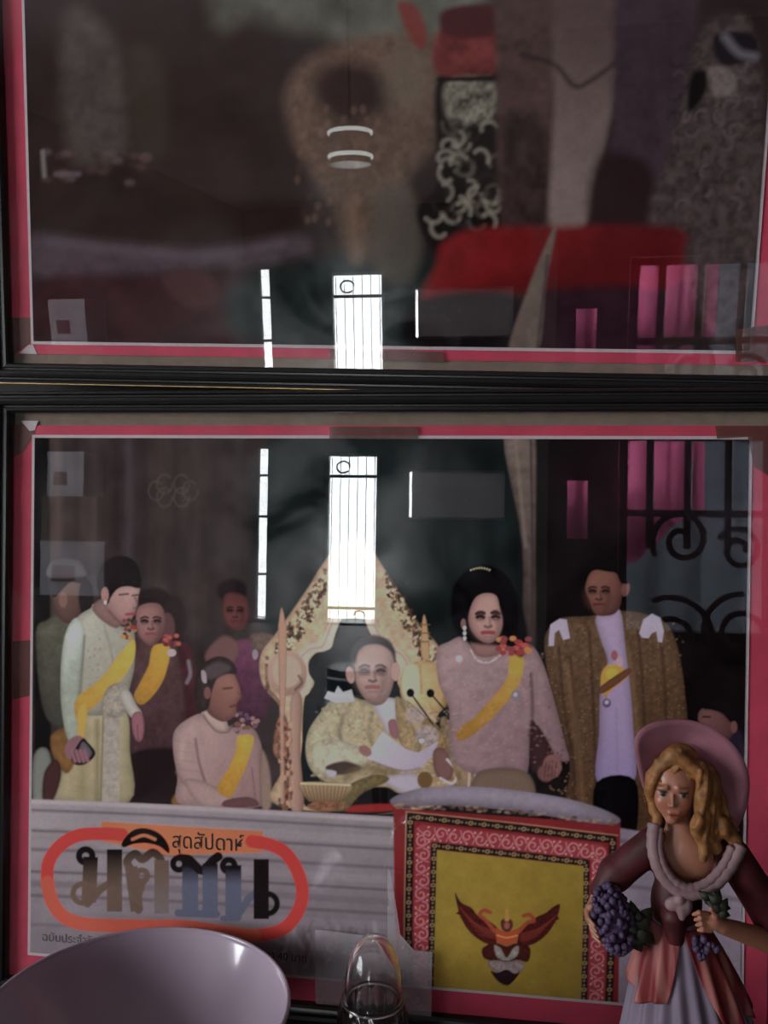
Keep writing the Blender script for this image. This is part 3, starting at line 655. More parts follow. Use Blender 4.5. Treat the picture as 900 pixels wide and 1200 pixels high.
band([(478, 1180), (479, 1060), (481, 957), (600, 970), (718, 984), (717, 1090), (713, 1195)], 9, 'check')
Ln([(473, 1180), (474, 1060), (476, 951), (600, 964), (724, 979)], 1.3, (140, 110, 84), .7, .8, sm=False)
band([(493, 1180), (494, 1070), (496, 976), (600, 987), (702, 999), (701, 1090), (698, 1195)], 19, 'scroll')
band([(505, 1160), (507, 1060), (509, 991), (600, 1001), (687, 1011), (686, 1090), (684, 1172)], 8, 'check')
P([(512, 996), (684, 1015), (683, 1090), (681, 1172), (508, 1157), (510, 1070)], (124, 102, 22), .9, sm=False, c2=(112, 90, 16), ax=((530, 1010), (640, 1160)), nz=.12, ns=14)
zz = lambda pts: [(450 + x / 3.103, 930 + y / 3.103) for x, y in pts]
WG = (60, 18, 16)
P(zz([(258, 360), (280, 395), (318, 415), (340, 442), (380, 462), (410, 486), (424, 510), (412, 548), (372, 545), (330, 520), (296, 482), (272, 430)]), WG, .9, rim=0, nz=.5, ns=3)
P(zz([(640, 403), (615, 412), (590, 432), (556, 448), (520, 470), (490, 490), (476, 516), (486, 556), (530, 552), (572, 530), (606, 494), (630, 450)]), WG, .9, rim=0, nz=.5, ns=3)
for k in range(9):
    P(zz([(274 + k * 13, 424 + k * 15), (262 + k * 14, 436 + k * 15), (284 + k * 14, 446 + k * 13)]), WG, .8, sm=False); P(zz([(628 - k * 13, 440 + k * 13), (638 - k * 14, 456 + k * 13), (614 - k * 14, 466 + k * 11)]), WG, .8, sm=False)
for k in range(7):
    Ln(zz([(272 + k * 12, 410 + k * 17), (330 + k * 10, 470 + k * 9), (400, 500 + k * 4)]), 1.2, (104, 40, 26), .7, .7); Ln(zz([(630 - k * 12, 440 + k * 13), (570 - k * 9, 486 + k * 8), (500, 510 + k * 4)]), 1.2, (104, 40, 26), .7, .7)
Ln(zz([(402, 500), (372, 462), (348, 440), (364, 424), (386, 432)]), 4.5, (122, 50, 30), .9); Ln(zz([(488, 505), (520, 470), (545, 462), (530, 440), (508, 444)]), 4.5, (122, 50, 30), .9)
P(zz([(404, 490), (430, 498), (462, 498), (490, 492), (486, 530), (474, 565), (420, 565), (408, 530)]), (132, 56, 26), .9)
Ln(zz([(412, 515), (446, 524), (484, 516)]), 1.6, (160, 110, 40), .7); Ln(zz([(414, 540), (446, 548), (480, 540)]), 1.8, (110, 70, 30), .7)
P(zz([(360, 560), (410, 545), (446, 556), (480, 545), (530, 560), (524, 610), (486, 605), (446, 612), (400, 610), (362, 596)]), (58, 20, 16), 1, nz=.4, ns=3)
P(zz([(400, 552), (424, 562), (446, 596), (470, 562), (490, 555), (484, 590), (450, 608), (412, 596)]), (120, 112, 106), 1, nz=.35, ns=3)
P(zz([(376, 612), (412, 606), (446, 612), (486, 606), (512, 622), (492, 650), (446, 662), (402, 648)]), (112, 96, 98), 1, nz=.4, ns=3)
P(zz([(388, 645), (412, 652), (446, 640), (474, 655), (494, 650), (470, 682), (446, 698), (412, 680)]), (36, 18, 20), .9)
P(zz([(426, 462), (447, 452), (467, 464), (466, 490), (447, 503), (428, 490)]), (74, 34, 30), .9); Ln(zz([(447, 424), (447, 456)]), 3, (136, 100, 40), .8, w2=6); E(*zz([(447, 480)])[0], 3.2, 4, (120, 66, 56), .9)
# cushion on the stand
P([(457, 938), (476, 928), (510, 922), (560, 922), (610, 927), (660, 935), (700, 946), (725, 958), (722, 966), (690, 964), (640, 956), (580, 948), (520, 944), (470, 946)], (132, 120, 134), 1.2, c2=(106, 94, 106), ax=((580, 924), (578, 948)), nz=.12, ns=6)
for q in range(90):
    t = random.random(); x = 460 + t * 262; y = 944 + t * 4 + 16 * t * t + random.uniform(-2, 3)
    E(x, y, 3, 1.6, random.choice([(98, 72, 58), (76, 52, 44), (124, 104, 92)]), 1, .7)
# masthead: red and orange ring, heavy letters
zl = lambda pts: [(30 + x / 2.571, 940 + y / 2.571) for x, y in pts]
P(zl([(228, 58), (480, 74), (716, 88), (712, 152), (430, 160), (290, 130), (232, 118)]), (186, 84, 46), .9, sm=False)
ring = [(290, 98), (230, 95), (160, 100), (105, 130), (70, 180), (66, 240), (80, 300), (115, 345), (170, 366), (260, 372), (360, 374), (480, 376), (600, 392), (690, 402), (770, 385), (815, 340), (834, 280), (822, 215), (785, 155), (735, 128), (682, 118)]
Ln(zl(ring), 15, (178, 34, 26), .9)
Ln(zl(ring[5:14]), 14.5, (190, 66, 40), 1.2, .75)
BK, BN, BL = (18, 12, 14), (86, 68, 58), (74, 76, 92)
def st(pts, w, c, sm=False, **k):
    q = zl(pts)
    if len(pts) < 4 and not sm and w > 30:                            # upright stems end square
        q = np.array(q); d0 = q[1] - q[0]; d1 = q[-1] - q[-2]; d0 = d0 / np.hypot(*d0); d1 = d1 / np.hypot(*d1); h_ = (w + 4) / 2.571 / 2
        nn = [np.array([-d0[1], d0[0]]) * h_] * (len(q) - 1) + [np.array([-d1[1], d1[0]]) * h_]
        P([*(q + nn), *(q - nn)[::-1]], c, .8, sm=False, **k)
    else: Ln(q, (w + 3) / 2.571, c, .8, sm=sm, **k)
def loop(x, y, r, w, c): st([(x + r * math.cos(t), y + r * math.sin(t)) for t in np.linspace(0, 6.29, 25)], w, c)
gv = lambda c1, c2, y0, y1: dict(c2=c2, ax=(zl([(0, y0)])[0], zl([(0, y1)])[0]))
loop(181, 162, 20, 16, BK); st([(196, 165), (193, 240), (190, 302)], 40, BK, **gv(BK, BN, 170, 250)); loop(172, 275, 29, 13, BN); st([(186, 306), (226, 262), (262, 240)], 20, BN); st([(268, 142), (268, 330)], 42, BK, **gv(BK, BN, 150, 260))
st([(318, 205), (306, 178), (330, 156), (352, 172), (382, 152), (404, 168), (410, 190)], 22, BK, sm=True, **gv(BK, BN, 130, 200)); st([(318, 195), (326, 260), (336, 328)], 34, BN); loop(350, 222, 17, 14, BN); st([(352, 240), (340, 280), (340, 325)], 20, BN); st([(410, 175), (410, 336)], 40, BN, **gv(BN, (96, 86, 84), 200, 330))
P(zl([(290, 122), (318, 88), (356, 78), (400, 92), (428, 124), (432, 154), (404, 134), (366, 124), (326, 126), (296, 136)]), BK, .9); st([(322, 112), (356, 100), (390, 112)], 7, (150, 88, 56), sm=True)
loop(462, 186, 18, 15, BK); st([(466, 166), (496, 172), (502, 200)], 18, BK, sm=True); st([(496, 185), (496, 335)], 44, BK, **gv(BK, BL, 190, 250)); st([(460, 334), (575, 338)], 20, BL); st([(500, 180), (532, 206), (562, 178), (580, 164)], 24, BK, sm=True); st([(556, 185), (556, 335)], 42, BK, **gv(BK, BL, 190, 240))
loop(612, 192, 18, 15, BK); st([(626, 190), (626, 352)], 44, BK, **gv(BK, BL, 200, 250)); st([(594, 350), (640, 350)], 14, BL); st([(640, 340), (672, 290), (704, 268)], 20, BL); st([(710, 172), (710, 352)], 42, BK); loop(728, 306, 30, 14, BK)
S.c *= (1 + .10 * (vnoise(S.px, S.py, 2.2) - .5) + .10 * (vnoise(S.px, S.py, 60) - .5))[..., None]
sheet_low = S
# ---- the printed sheet of the upper picture (dark, soft-focus)
S = Sheet(U_ORG, U_AX, 440, 330, (36, 27, 26), USC)
P, Ln, E = S.poly, S.line, S.ell
P([(20, -330), (910, -330), (910, 430), (20, 430)], (36, 27, 26), 2, sm=False, nz=.3, ns=60)
P([(40, 40), (300, 20), (330, 140), (370, 260), (340, 330), (40, 320)], (36, 24, 22), 30, nz=.3, ns=40)
P([(72, 30), (100, 10), (140, 60), (150, 170), (120, 190), (80, 180)], (58, 50, 47), 14, .9, nz=.3, ns=14)
P([(150, 60), (190, 70), (196, 170), (160, 180)], (46, 38, 30), 12, .8)
for q in range(26): E(50 + random.random() * 130, 178 + random.random() * 36, 6, 4, random.choice([(74, 60, 62), (52, 34, 36), (64, 46, 44)]), 4, .6)
Ln([(50, 178), (52, 206)], 5, (98, 92, 92), 2, .7); Ln([(66, 204), (92, 204)], 5, (78, 66, 70), 3, .8)
P([(40, 275), (120, 282), (230, 290), (350, 276), (350, 305), (230, 318), (110, 328), (40, 322)], (60, 48, 54), 10, .85, nz=.3, ns=22)
Ln([(60, 284), (150, 294), (240, 300), (330, 286)], 8, (76, 64, 70), 6, .5)
P([(40, 330), (220, 322), (300, 330), (300, 400), (40, 398)], (42, 20, 24), 12, nz=.4, ns=24)
P([(190, 322), (240, 318), (258, 350), (230, 362), (204, 350)], (58, 34, 36), 6, .8)
P([(290, 322), (500, 300), (520, 410), (290, 402)], (27, 32, 32), 16, nz=.6, ns=26)
P([(280, -330), (560, -330), (560, 60), (470, 80), (380, 40), (300, 20), (250, 0)], (72, 71, 64), 22, nz=.5, ns=34)
P([(335, 108), (352, 76), (390, 54), (450, 40), (516, 46), (520, 120), (510, 170), (480, 206), (474, 250), (452, 290), (424, 306), (404, 292), (392, 250), (366, 206), (346, 170), (336, 140)], (78, 60, 50), 13, c2=(70, 56, 46), ax=((350, 90), (450, 290)), nz=.3, ns=10)
P([(368, 92), (400, 72), (450, 88), (456, 120), (430, 142), (400, 146), (376, 126)], (40, 27, 25), 16, nz=.3, ns=12)
E(478, 92, 30, 40, (84, 74, 64), 18, .6)
for q in range(70): E(345 + random.random() * 120, 120 + random.random() * 150, 3.5, 5, random.choice([(94, 72, 58), (58, 42, 36)]), 3, .35)
Ln([(412, 240), (418, 300)], 12, (94, 74, 60), 8, .7); P([(438, 230), (480, 222), (494, 280), (480, 330), (440, 320)], (66, 60, 54), 10, .8)
P([(466, 4), (488, 8), (500, 40), (494, 58), (478, 40)], (92, 34, 32), 5, .9)
P([(514, 88), (584, 84), (586, 260), (560, 292), (515, 300), (488, 250), (512, 210)], (20, 15, 15), 5)
P([(516, 34), (576, 26), (584, 84), (514, 88)], (84, 34, 34), 5, nz=.5, ns=16); P([(520, 12), (580, 6), (582, 40), (524, 42)], (56, 22, 24), 5)
P([(524, 96), (580, 94), (578, 138), (528, 142)], (84, 80, 70), 6, nz=1.0, ns=9); Ln([(515, 93), (582, 92)], 5, (18, 14, 14), 2)
for q in range(46):
    x = 510 + random.random() * 72; y = 142 + random.random() * 128; t0 = random.random() * 6
    Ln([(x + (6 + 3 * u) * math.cos(t0 + u), y + (6 + 3 * u) * math.sin(t0 + u)) for u in np.linspace(0, 2.6, 6)], 3, random.choice([(112, 106, 94), (74, 68, 60), (120, 112, 100), (40, 32, 30)]), 3.2, .7)
P([(585, -100), (650, -100), (650, 255), (640, 268), (590, 262)], (60, 44, 42), 7, nz=.35, ns=16); P([(590, 140), (640, 150), (640, 262), (592, 262)], (44, 30, 30), 10, nz=.6, ns=14)
P([(650, -200), (738, -200), (728, 70), (706, 180), (686, 264), (645, 266), (649, 120)], (68, 52, 52), 6, c2=(94, 80, 76), ax=((690, 20), (670, 220)), nz=.12, ns=16)
Ln([(612, 64), (650, 76), (672, 100), (690, 96), (726, 70)], 6, (38, 26, 28), 3, .8)
P([(735, -200), (830, -200), (810, 100), (780, 270), (700, 266), (716, 160)], (48, 36, 42), 8, nz=.3, ns=16); P([(702, 186), (760, 192), (762, 262), (694, 266)], (34, 20, 22), 10)
P([(826, 30), (884, 36), (894, 260), (850, 400), (800, 330), (760, 260), (786, 170), (800, 110)], (56, 46, 46), 8, nz=.6, ns=10)
for q in range(60):
    x = 790 + random.random() * 90; y = 60 + random.random() * 190; t0 = random.random() * 6
    Ln([(x + 8 * math.cos(t0 + u), y + 8 * math.sin(t0 + u)) for u in np.linspace(0, 2.4, 6)], 3, random.choice([(80, 70, 70), (30, 22, 24), (66, 54, 52)]), 2, .6)
P([(838, 42), (880, 40), (886, 66), (846, 76)], (26, 20, 24), 3); Ln([(850, 44), (866, 62), (884, 66)], 6, (104, 98, 104), 6, .7)
P([(810, 88), (828, 84), (826, 110), (806, 132)], (18, 13, 15), 4); P([(830, 80), (858, 82), (862, 110), (838, 112)], (84, 74, 72), 4, nz=.5, ns=8)
P([(520, 284), (560, 268), (640, 266), (720, 264), (798, 268), (802, 300), (796, 330), (740, 346), (620, 344), (500, 356), (512, 310)], (92, 10, 14), 8, c2=(70, 7, 11), ax=((600, 270), (640, 340)), nz=.25, ns=30)
P([(490, 352), (600, 346), (600, 412), (480, 412)], (16, 12, 14), 8); P([(624, 346), (770, 340), (760, 412), (622, 412)], (36, 17, 25), 8, nz=.4, ns=20)
P([(622, 330), (652, 262), (640, 330), (630, 412), (596, 412)], (80, 68, 62), 3, nz=.25, ns=14); Ln([(642, 300), (630, 408)], 3, (44, 32, 34), 2, .8)
S.c *= (1 + .12 * (vnoise(S.px, S.py, 3) - .5))[..., None]
sheet_up = S

# ------------------------------------------------------------------ the two framed pictures
M_ink = material('printed_paper', (1, 1, 1), 0.55, noise=0.05, nscale=900, vcol='ink', spec=0.02)
M_white = material('paper_white', tuple(lin((160, 148, 152), KP)), 0.7, noise=0.1, nscale=300)
M_red = material('red_card', tuple(lin((166, 52, 74), KP)), 0.75, noise=0.22, nscale=45)
M_tan = material('tan_board', tuple(lin((104, 90, 80), KP)), 0.85, noise=0.2, nscale=120)
M_black = material('black_lacquer_moulding', (0.012, 0.011, 0.012), 0.28, noise=0.3, nscale=60, spec=0.5)
M_gold = material('gilt_line', (0.55, 0.36, 0.16), 0.35, metal=0.8, noise=0.3, nscale=200)
M_glass = pane_glass('picture_glass')
M_tape = clear_film('yellowed_tape', (0.16, 0.06, 0.045), 0.5)
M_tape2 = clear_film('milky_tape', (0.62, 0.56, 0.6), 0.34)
M_letter = material('black_ink', (0.02, 0.014, 0.014), 0.6, noise=0.2, nscale=500)
M_letter2 = material('grey_ink', (0.12, 0.1, 0.11), 0.6, noise=0.2, nscale=500)

IX, IY, RW = 0.2672, 0.2075, 0.015                                  # opening half width / half height, rail width
IYB = -0.2075
def rail(name, a, b, out, parent, dy, gilt=None):
    """Mitred moulding from inner corner a to inner corner b; `out` is the outward direction."""
    prof = [(0.0, -.006), (0.0, .0045), (.0012, .0062), (.003, .0066), (.0036, .0056), (.0048, .0056), (.0056, .0082), (.0078, .0092), (.0098, .0086), (.0106, .0072), (.0118, .0072), (.0128, .0088), (.0143, .0086), (.015, .007), (.015, -.006)]
    a, b, o = np.array(a, float), np.array(b, float), np.array(out, float)
    d = (b - a) / np.hypot(*(b - a)); v = []; f = []
    for e, s_ in ((a, -1), (b, 1)):
        for (u, h) in prof:
            p = e + o * u + d * s_ * u; v.append((p[0], p[1] + dy, h))
    n = len(prof)
    for i in range(n):
        j = (i + 1) % n; f.append((i, j, n + j, n + i))
    f.append(tuple(range(n - 1, -1, -1))); f.append(tuple(range(n, 2 * n)))
    r = mesh_obj(name, v, f, M_black, parent)
    bm = bmesh.new(); bm.from_mesh(r.data); bmesh.ops.recalc_face_normals(bm, faces=bm.faces); bm.to_mesh(r.data); bm.free()
    if gilt:
        g = MB(); q0 = a + o * .0146 - d * .0146; q1 = b + o * .0146 + d * .0146
        g.tube([(q0[0], q0[1] + dy, .0084), (q1[0], q1[1] + dy, .0084)], .00055, 6); g.build('gilt_line', M_gold, r)
    return r

def patch(name, pts, z, mat, parent, dy, th=.0002):
    """Thin flat piece with the outline pts on the picture plane."""
    n = len(pts); v = [(p[0], p[1] + dy, z) for p in pts] + [(p[0], p[1] + dy, z + th) for p in pts]
    f = [tuple(range(n - 1, -1, -1)), tuple(range(n, 2 * n))] + [(i, (i + 1) % n, n + (i + 1) % n, n + i) for i in range(n)]
    o = mesh_obj(name, v, f, mat, parent)
    bm = bmesh.new(); bm.from_mesh(o.data); bmesh.ops.recalc_face_normals(bm, faces=bm.faces); bm.to_mesh(o.data); bm.free()
    return o
rect = lambda x0, x1, y0, y1: [(x0, y0), (x1, y0), (x1, y1), (x0, y1)]

def framed(name, org, ax, sheet, dy, red, label, sc=1.0):
    base = org - ax[1] * dy * sc
    e = bpy.data.objects.new(name, None); COL.objects.link(e); e.empty_display_size = .02
    mw = Matrix.Identity(4)
    for i in range(3):
        for k in range(3): mw[i][k] = ax[k][i] * sc
        mw[i][3] = base[i]
    e.matrix_world = mw; tag(e, label, 'picture')
    cy = dy
    rail('rail', (-IX, IYB_[red]), (IX, IYB_[red]), (0, -1), e, cy, red == 'up')
    rail('rail', (IX, IYT_[red]), (-IX, IYT_[red]), (0, 1), e, cy)
    rail('rail', (-IX, IYT_[red]), (-IX, IYB_[red]), (-1, 0), e, cy)
    rail('rail', (IX, IYB_[red]), (IX, IYT_[red]), (1, 0), e, cy)
    yb, yt = IYB_[red] - .003, IYT_[red] + .003
    MB().box(-IX - .003, IX + .003, yb + cy, yt + cy, -.0045, -.0022).build('backing_board', M_tan, e)
    rb, rt = (-.208, .1985) if red == 'low' else (-.1985, .208)
    MB().box(-IX - .002, IX + .002, rb + cy, rt + cy, -.0022, -.0012).build('red_card', M_red, e)
    MB().box(-.2522, .2522, -HP / 2 - .0022 + cy, HP / 2 + .0022 + cy, -.0012, -.0004).build('paper_border', M_white, e)
    pr = sheet.build('printed_sheet', M_ink, e, cy)
    MB().box(-IX - .002, IX + .002, yb + .001 + cy, yt - .001 + cy, .0022, .0038).build('glass_pane', M_glass, e)
    return e, pr
IYB_ = {'low': -.2075, 'up': -.2055}; IYT_ = {'low': .2075, 'up': .2075}
DYL = .2225; DYU = .2205
low, pr_low = framed('framed_picture', L_ORG, L_AX, sheet_low, DYL, 'low', 'black framed magazine cover on red card standing behind the figurine and white bowl')
upp, pr_up = framed('framed_picture', U_ORG, U_AX, sheet_up, DYU, 'up', 'dark framed print on red card hanging above the framed magazine cover', USC)
def tape(e, dy, f_, pts, mat, z=-.0011, name='tape'):
    return patch(name, [f_(*p) for p in pts], z, mat, e, dy)
tape(low, DYL, lo, [(14, 497), (40, 497), (40, 508), (26, 530), (14, 536)], M_tape)
tape(low, DYL, lo, [(14, 752), (39, 750), (38, 815), (14, 820)], M_tape)
tape(low, DYL, lo, [(838, 499), (905, 499), (905, 560), (884, 548), (880, 530), (876, 512), (840, 514)], M_tape, z=.0003)
tape(low, DYL, lo, [(386, 500), (490, 500), (490, 515), (386, 514)], M_tape, z=.0003)
patch('corner_scrap', [lo(24, 493), lo(44, 493), lo(40, 504), (lo(34, 505))], -.0009, M_white, low, DYL)
tape(upp, DYU, uo, [(10, 372), (37, 372), (39, 398), (24, 410), (10, 418)], M_tape)
tape(upp, DYU, uo, [(862, 386), (905, 380), (905, 424), (862, 424)], M_tape, z=.0003)
tape(upp, DYU, uo, [(386, 409), (448, 410), (520, 412), (520, 424), (386, 421)], M_tape, z=.0003)
patch('corner_scrap', [uo(22, 414), uo(33, 404), uo(38, 404), uo(43, 415)], -.0009, M_white, upp, DYU)
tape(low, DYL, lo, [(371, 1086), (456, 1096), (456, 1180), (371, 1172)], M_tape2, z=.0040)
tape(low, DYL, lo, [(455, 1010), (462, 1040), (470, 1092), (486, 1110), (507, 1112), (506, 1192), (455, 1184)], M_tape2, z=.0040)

# small lettering on the cover
def lettering(body, p0, p1, mat, parent, dy, height):
    cu = bpy.data.curves.new('lettering', 'FONT'); cu.body = body; cu.size = 1.0; cu.fill_mode = 'FRONT'
    tmp = bpy.data.objects.new('tmp', cu); COL.objects.link(tmp)
    dg = bpy.context.evaluated_depsgraph_get(); me = bpy.data.meshes.new_from_object(tmp.evaluated_get(dg))
    bpy.data.objects.remove(tmp); co = np.array([v.co[:] for v in me.vertices])
    a, b = lo(*p0), lo(*p1); d = b - a; Lg = np.hypot(*d); d /= Lg; n_ = np.array([-d[1], d[0]])
    x0, x1 = co[:, 0].min(), co[:, 0].max(); s_ = Lg / (x1 - x0)
    for v, c in zip(me.vertices, co):
        q = a + d * (c[0] - x0) * s_ + n_ * c[1] * height
        v.co = (q[0], q[1] + dy, .0003)
    me.materials.clear(); me.materials.append(mat); me.name = 'lettering'
    o = bpy.data.objects.new('lettering', me); COL.objects.link(o); o.parent = parent
    sm = o.modifiers.new('weight', 'SOLIDIFY'); sm.thickness = .0001
    return o
lettering('สุดสัปดาห์', (202, 993), (286, 997.5), M_letter, pr_low, DYL, .0155)
lettering('ฉบับประจำวันที่', (50, 1102), (122, 1108), M_letter2, pr_low, DYL, .0085)
lettering('ราคา 40 บาท', (300, 1122), (359, 1128), M_letter, pr_low, DYL, .0082)
# ------------------------------------------------------------------ table, bowl, glass
TZ = 1.08
M_wood = material('dark_wood', (0.05, 0.028, 0.02), 0.4, noise=0.5, nscale=14, coat=.2)
tb = empty('altar_table', (0, -.17, FLOOR)); tag(tb, 'dark wooden table carrying the figurine, white bowl and glass bottle', 'table')
MB().box(-.75, .75, -.19, .195, TZ - FLOOR - .03, TZ - FLOOR).build('table_top', M_wood, tb)
MB().box(-.7, .7, -.16, .16, TZ - FLOOR - .10, TZ - FLOOR - .03).build('apron', M_wood, tb)
for x in (-.66, .66):
    for y in (-.13, .13): MB().box(x - .025, x + .025, y - .025, y + .025, 0, TZ - FLOOR - .10).build('leg', M_wood, tb)

M_porc = material('white_porcelain', tuple(lin((176, 158, 176))), 0.16, noise=0.05, nscale=30, coat=.5)
bw = empty('bowl', (-.1235, -.1345, TZ)); tag(bw, 'round white porcelain bowl with smooth rolled rim on the table', 'bowl')
prof = [(.0, .004), (.03, .004), (.034, 0), (.038, 0), (.040, .007), (.058, .020), (.074, .036), (.086, .052), (.0905, .0585), (.0918, .0608), (.0912, .0622), (.0895, .0618), (.0880, .0596), (.083, .0515), (.070, .036), (.054, .0235), (.034, .0145), (.016, .0112), (.0, .0105)]
prof = [(r_, z_ * 1.08) for r_, z_ in prof]
MB().lathe(prof, 72).build('bowl_body', M_porc, bw, True)
MB().lathe([(.0902 + .0014 * math.cos(t), .0661 + .0014 * math.sin(t)) for t in np.linspace(0, 2 * math.pi, 9)], 72).build('rim', M_porc, bw, True)

M_bottle = bpy.data.materials.new('clear_glass'); M_bottle.use_nodes = True
_b = M_bottle.node_tree.nodes['Principled BSDF']; _b.inputs['Transmission Weight'].default_value = 1.0; _b.inputs['Roughness'].default_value = 0.08; _b.inputs['IOR'].default_value = 1.4
_b.inputs['Base Color'].default_value = (0.96, .93, .93, 1)
gb = empty('glass_bottle', (.0185, -.13, TZ)); tag(gb, 'clear glass bottle with domed top and fluted sides beside the white bowl', 'bottle')
flute = lambda t, z: 1 + (.05 * math.cos(14 * t) if z < .079 else 0)
gp = [(.0, .0), (.019, .0), (.0205, .003), (.0205, .06), (.0198, .074), (.0186, .080), (.0170, .083), (.0166, .089), (.0160, .096), (.0142, .105), (.0112, .112), (.0072, .1165), (.003, .1182), (.0, .1185)]
MB().lathe(gp, 84, fold=flute).build('bottle_body', M_bottle, gb, True)
gi = [(.0, .1150), (.003, .1147), (.0062, .1132), (.0098, .1092), (.0126, .1030), (.0143, .0950), (.0149, .089), (.0152, .083), (.0165, .076), (.0172, .06), (.0172, .005), (.0, .004)]
MB().lathe(gi, 48).build('inner_wall', M_bottle, gb, True)
MB().lathe([(.0176 + .001 * math.cos(t), .0815 + .0012 * math.sin(t)) for t in np.linspace(0, 2 * math.pi, 9)], 48).build('shoulder_ring', M_bottle, gb, True)

# ------------------------------------------------------------------ porcelain lady: smooth-blended solids meshed as one surface
def sd_ell(c, r, rot=0):
    c = np.array(c, float); r = np.array(r, float); ca, sa = math.cos(math.radians(rot)), math.sin(math.radians(rot))
    def f(x, y, z):
        x, y, z = x - c[0], y - c[1], z - c[2]
        if rot: x, z = x * ca + z * sa, -x * sa + z * ca
        k0 = np.sqrt((x / r[0]) ** 2 + (y / r[1]) ** 2 + (z / r[2]) ** 2); k1 = np.sqrt((x / r[0] ** 2) ** 2 + (y / r[1] ** 2) ** 2 + (z / r[2] ** 2) ** 2)
        return k0 * (k0 - 1) / (k1 + 1e-6)
    R_ = r.max() if rot else r
    return f, c - R_, c + R_
def sd_cap(a, b, ra, rb=None):
    a = np.array(a, float); b = np.array(b, float); rb = ra if rb is None else rb; d = b - a; L2 = d @ d
    def f(x, y, z):
        t = np.clip(((x - a[0]) * d[0] + (y - a[1]) * d[1] + (z - a[2]) * d[2]) / L2, 0, 1)
        return np.sqrt((x - a[0] - t * d[0]) ** 2 + (y - a[1] - t * d[1]) ** 2 + (z - a[2] - t * d[2]) ** 2) - (ra + (rb - ra) * t)
    R_ = max(ra, rb)
    return f, np.minimum(a, b) - R_, np.maximum(a, b) + R_

def blend_mesh(prims, cuts=(), k=4.0, h=1.3, ck=1.5):
    """Mesh (surface nets) of the smooth union of prims, minus cuts. prims: (prim[, blend radius])."""
    prims = [p if isinstance(p[0], tuple) else (p, k) for p in prims]
    lo_ = np.min([p[0][1] for p in prims], 0) - 3 * h; hi_ = np.max([p[0][2] for p in prims], 0) + 3 * h
    n = np.ceil((hi_ - lo_) / h).astype(int) + 1
    ax_ = [lo_[i] + h * np.arange(n[i]) for i in range(3)]
    D = np.full(n, 12.0, np.float32)
    def region(l, u, pad):
        i0 = np.clip(((l - pad - lo_) / h).astype(int), 0, n - 1); i1 = np.clip(np.ceil((u + pad - lo_) / h).astype(int) + 1, 1, n)
        return tuple(slice(a, b) for a, b in zip(i0, i1))
    def ev(f, sl): return f(ax_[0][sl[0]][:, None, None], ax_[1][sl[1]][None, :, None], ax_[2][sl[2]][None, None, :])
    for (f, l, u), kk in prims:
        sl = region(l, u, kk + 3 * h); d = ev(f, sl); o = D[sl]
        hh = np.clip(.5 + .5 * (o - d) / kk, 0, 1); D[sl] = o * (1 - hh) + d * hh - kk * hh * (1 - hh)
    for f, l, u in cuts:
        sl = region(l, u, 3 * h + ck); d = -ev(f, sl); o = D[sl]
        hh = np.clip(.5 - .5 * (o - d) / ck, 0, 1); D[sl] = o * (1 - hh) + d * hh + ck * hh * (1 - hh)
    I = D < 0
    nc = n - 1; acc = np.zeros((*nc, 3), np.float32); cnt = np.zeros(nc, np.float32)
    for axis in range(3):
        o1, o2 = [a for a in range(3) if a != axis]
        s0 = [slice(None)] * 3; s1 = [slice(None)] * 3; s0[axis] = slice(0, -1); s1[axis] = slice(1, None)
        a_, b_ = D[tuple(s0)], D[tuple(s1)]; cr = (a_ < 0) != (b_ < 0); t = np.where(cr, a_ / (a_ - b_ + 1e-12), 0)
        for p in (0, 1):
            for q in (0, 1):
                sl = [slice(None)] * 3; sl[o1] = slice(p, nc[o1] + p); sl[o2] = slice(q, nc[o2] + q)
                c_ = cr[tuple(sl)]; cnt += c_
                acc[..., axis] += np.where(c_, t[tuple(sl)], 0); acc[..., o1] += c_ * p; acc[..., o2] += c_ * q
    act = cnt > 0; idx = -np.ones(nc, int); idx[act] = np.arange(act.sum())
    g = np.stack(np.meshgrid(*[np.arange(m_) for m_ in nc], indexing='ij'), -1)[act]
    V = lo_ + h * (g + acc[act] / cnt[act][:, None])
    F = []
    for axis in range(3):
        o1, o2 = [(1, 2), (2, 0), (0, 1)][axis]
        s0 = [slice(None)] * 3; s1 = [slice(None)] * 3; s0[axis] = slice(0, -1); s1[axis] = slice(1, None)
        cr = I[tuple(s0)] != I[tuple(s1)]; e = np.argwhere(cr)
        e = e[(e[:, o1] > 0) & (e[:, o2] > 0) & (e[:, o1] < nc[o1]) & (e[:, o2] < nc[o2])]
        def cell(d1, d2):
            q = e.copy(); q[:, o1] += d1; q[:, o2] += d2; return idx[q[:, 0], q[:, 1], q[:, 2]]
        quad_ = np.stack([cell(-1, -1), cell(0, -1), cell(0, 0), cell(-1, 0)], 1)
        fl = I[tuple(s0)][e[:, 0], e[:, 1], e[:, 2]]
        quad_ = np.where(fl[:, None], quad_, quad_[:, ::-1]); F.append(quad_)
    return V, np.concatenate(F)

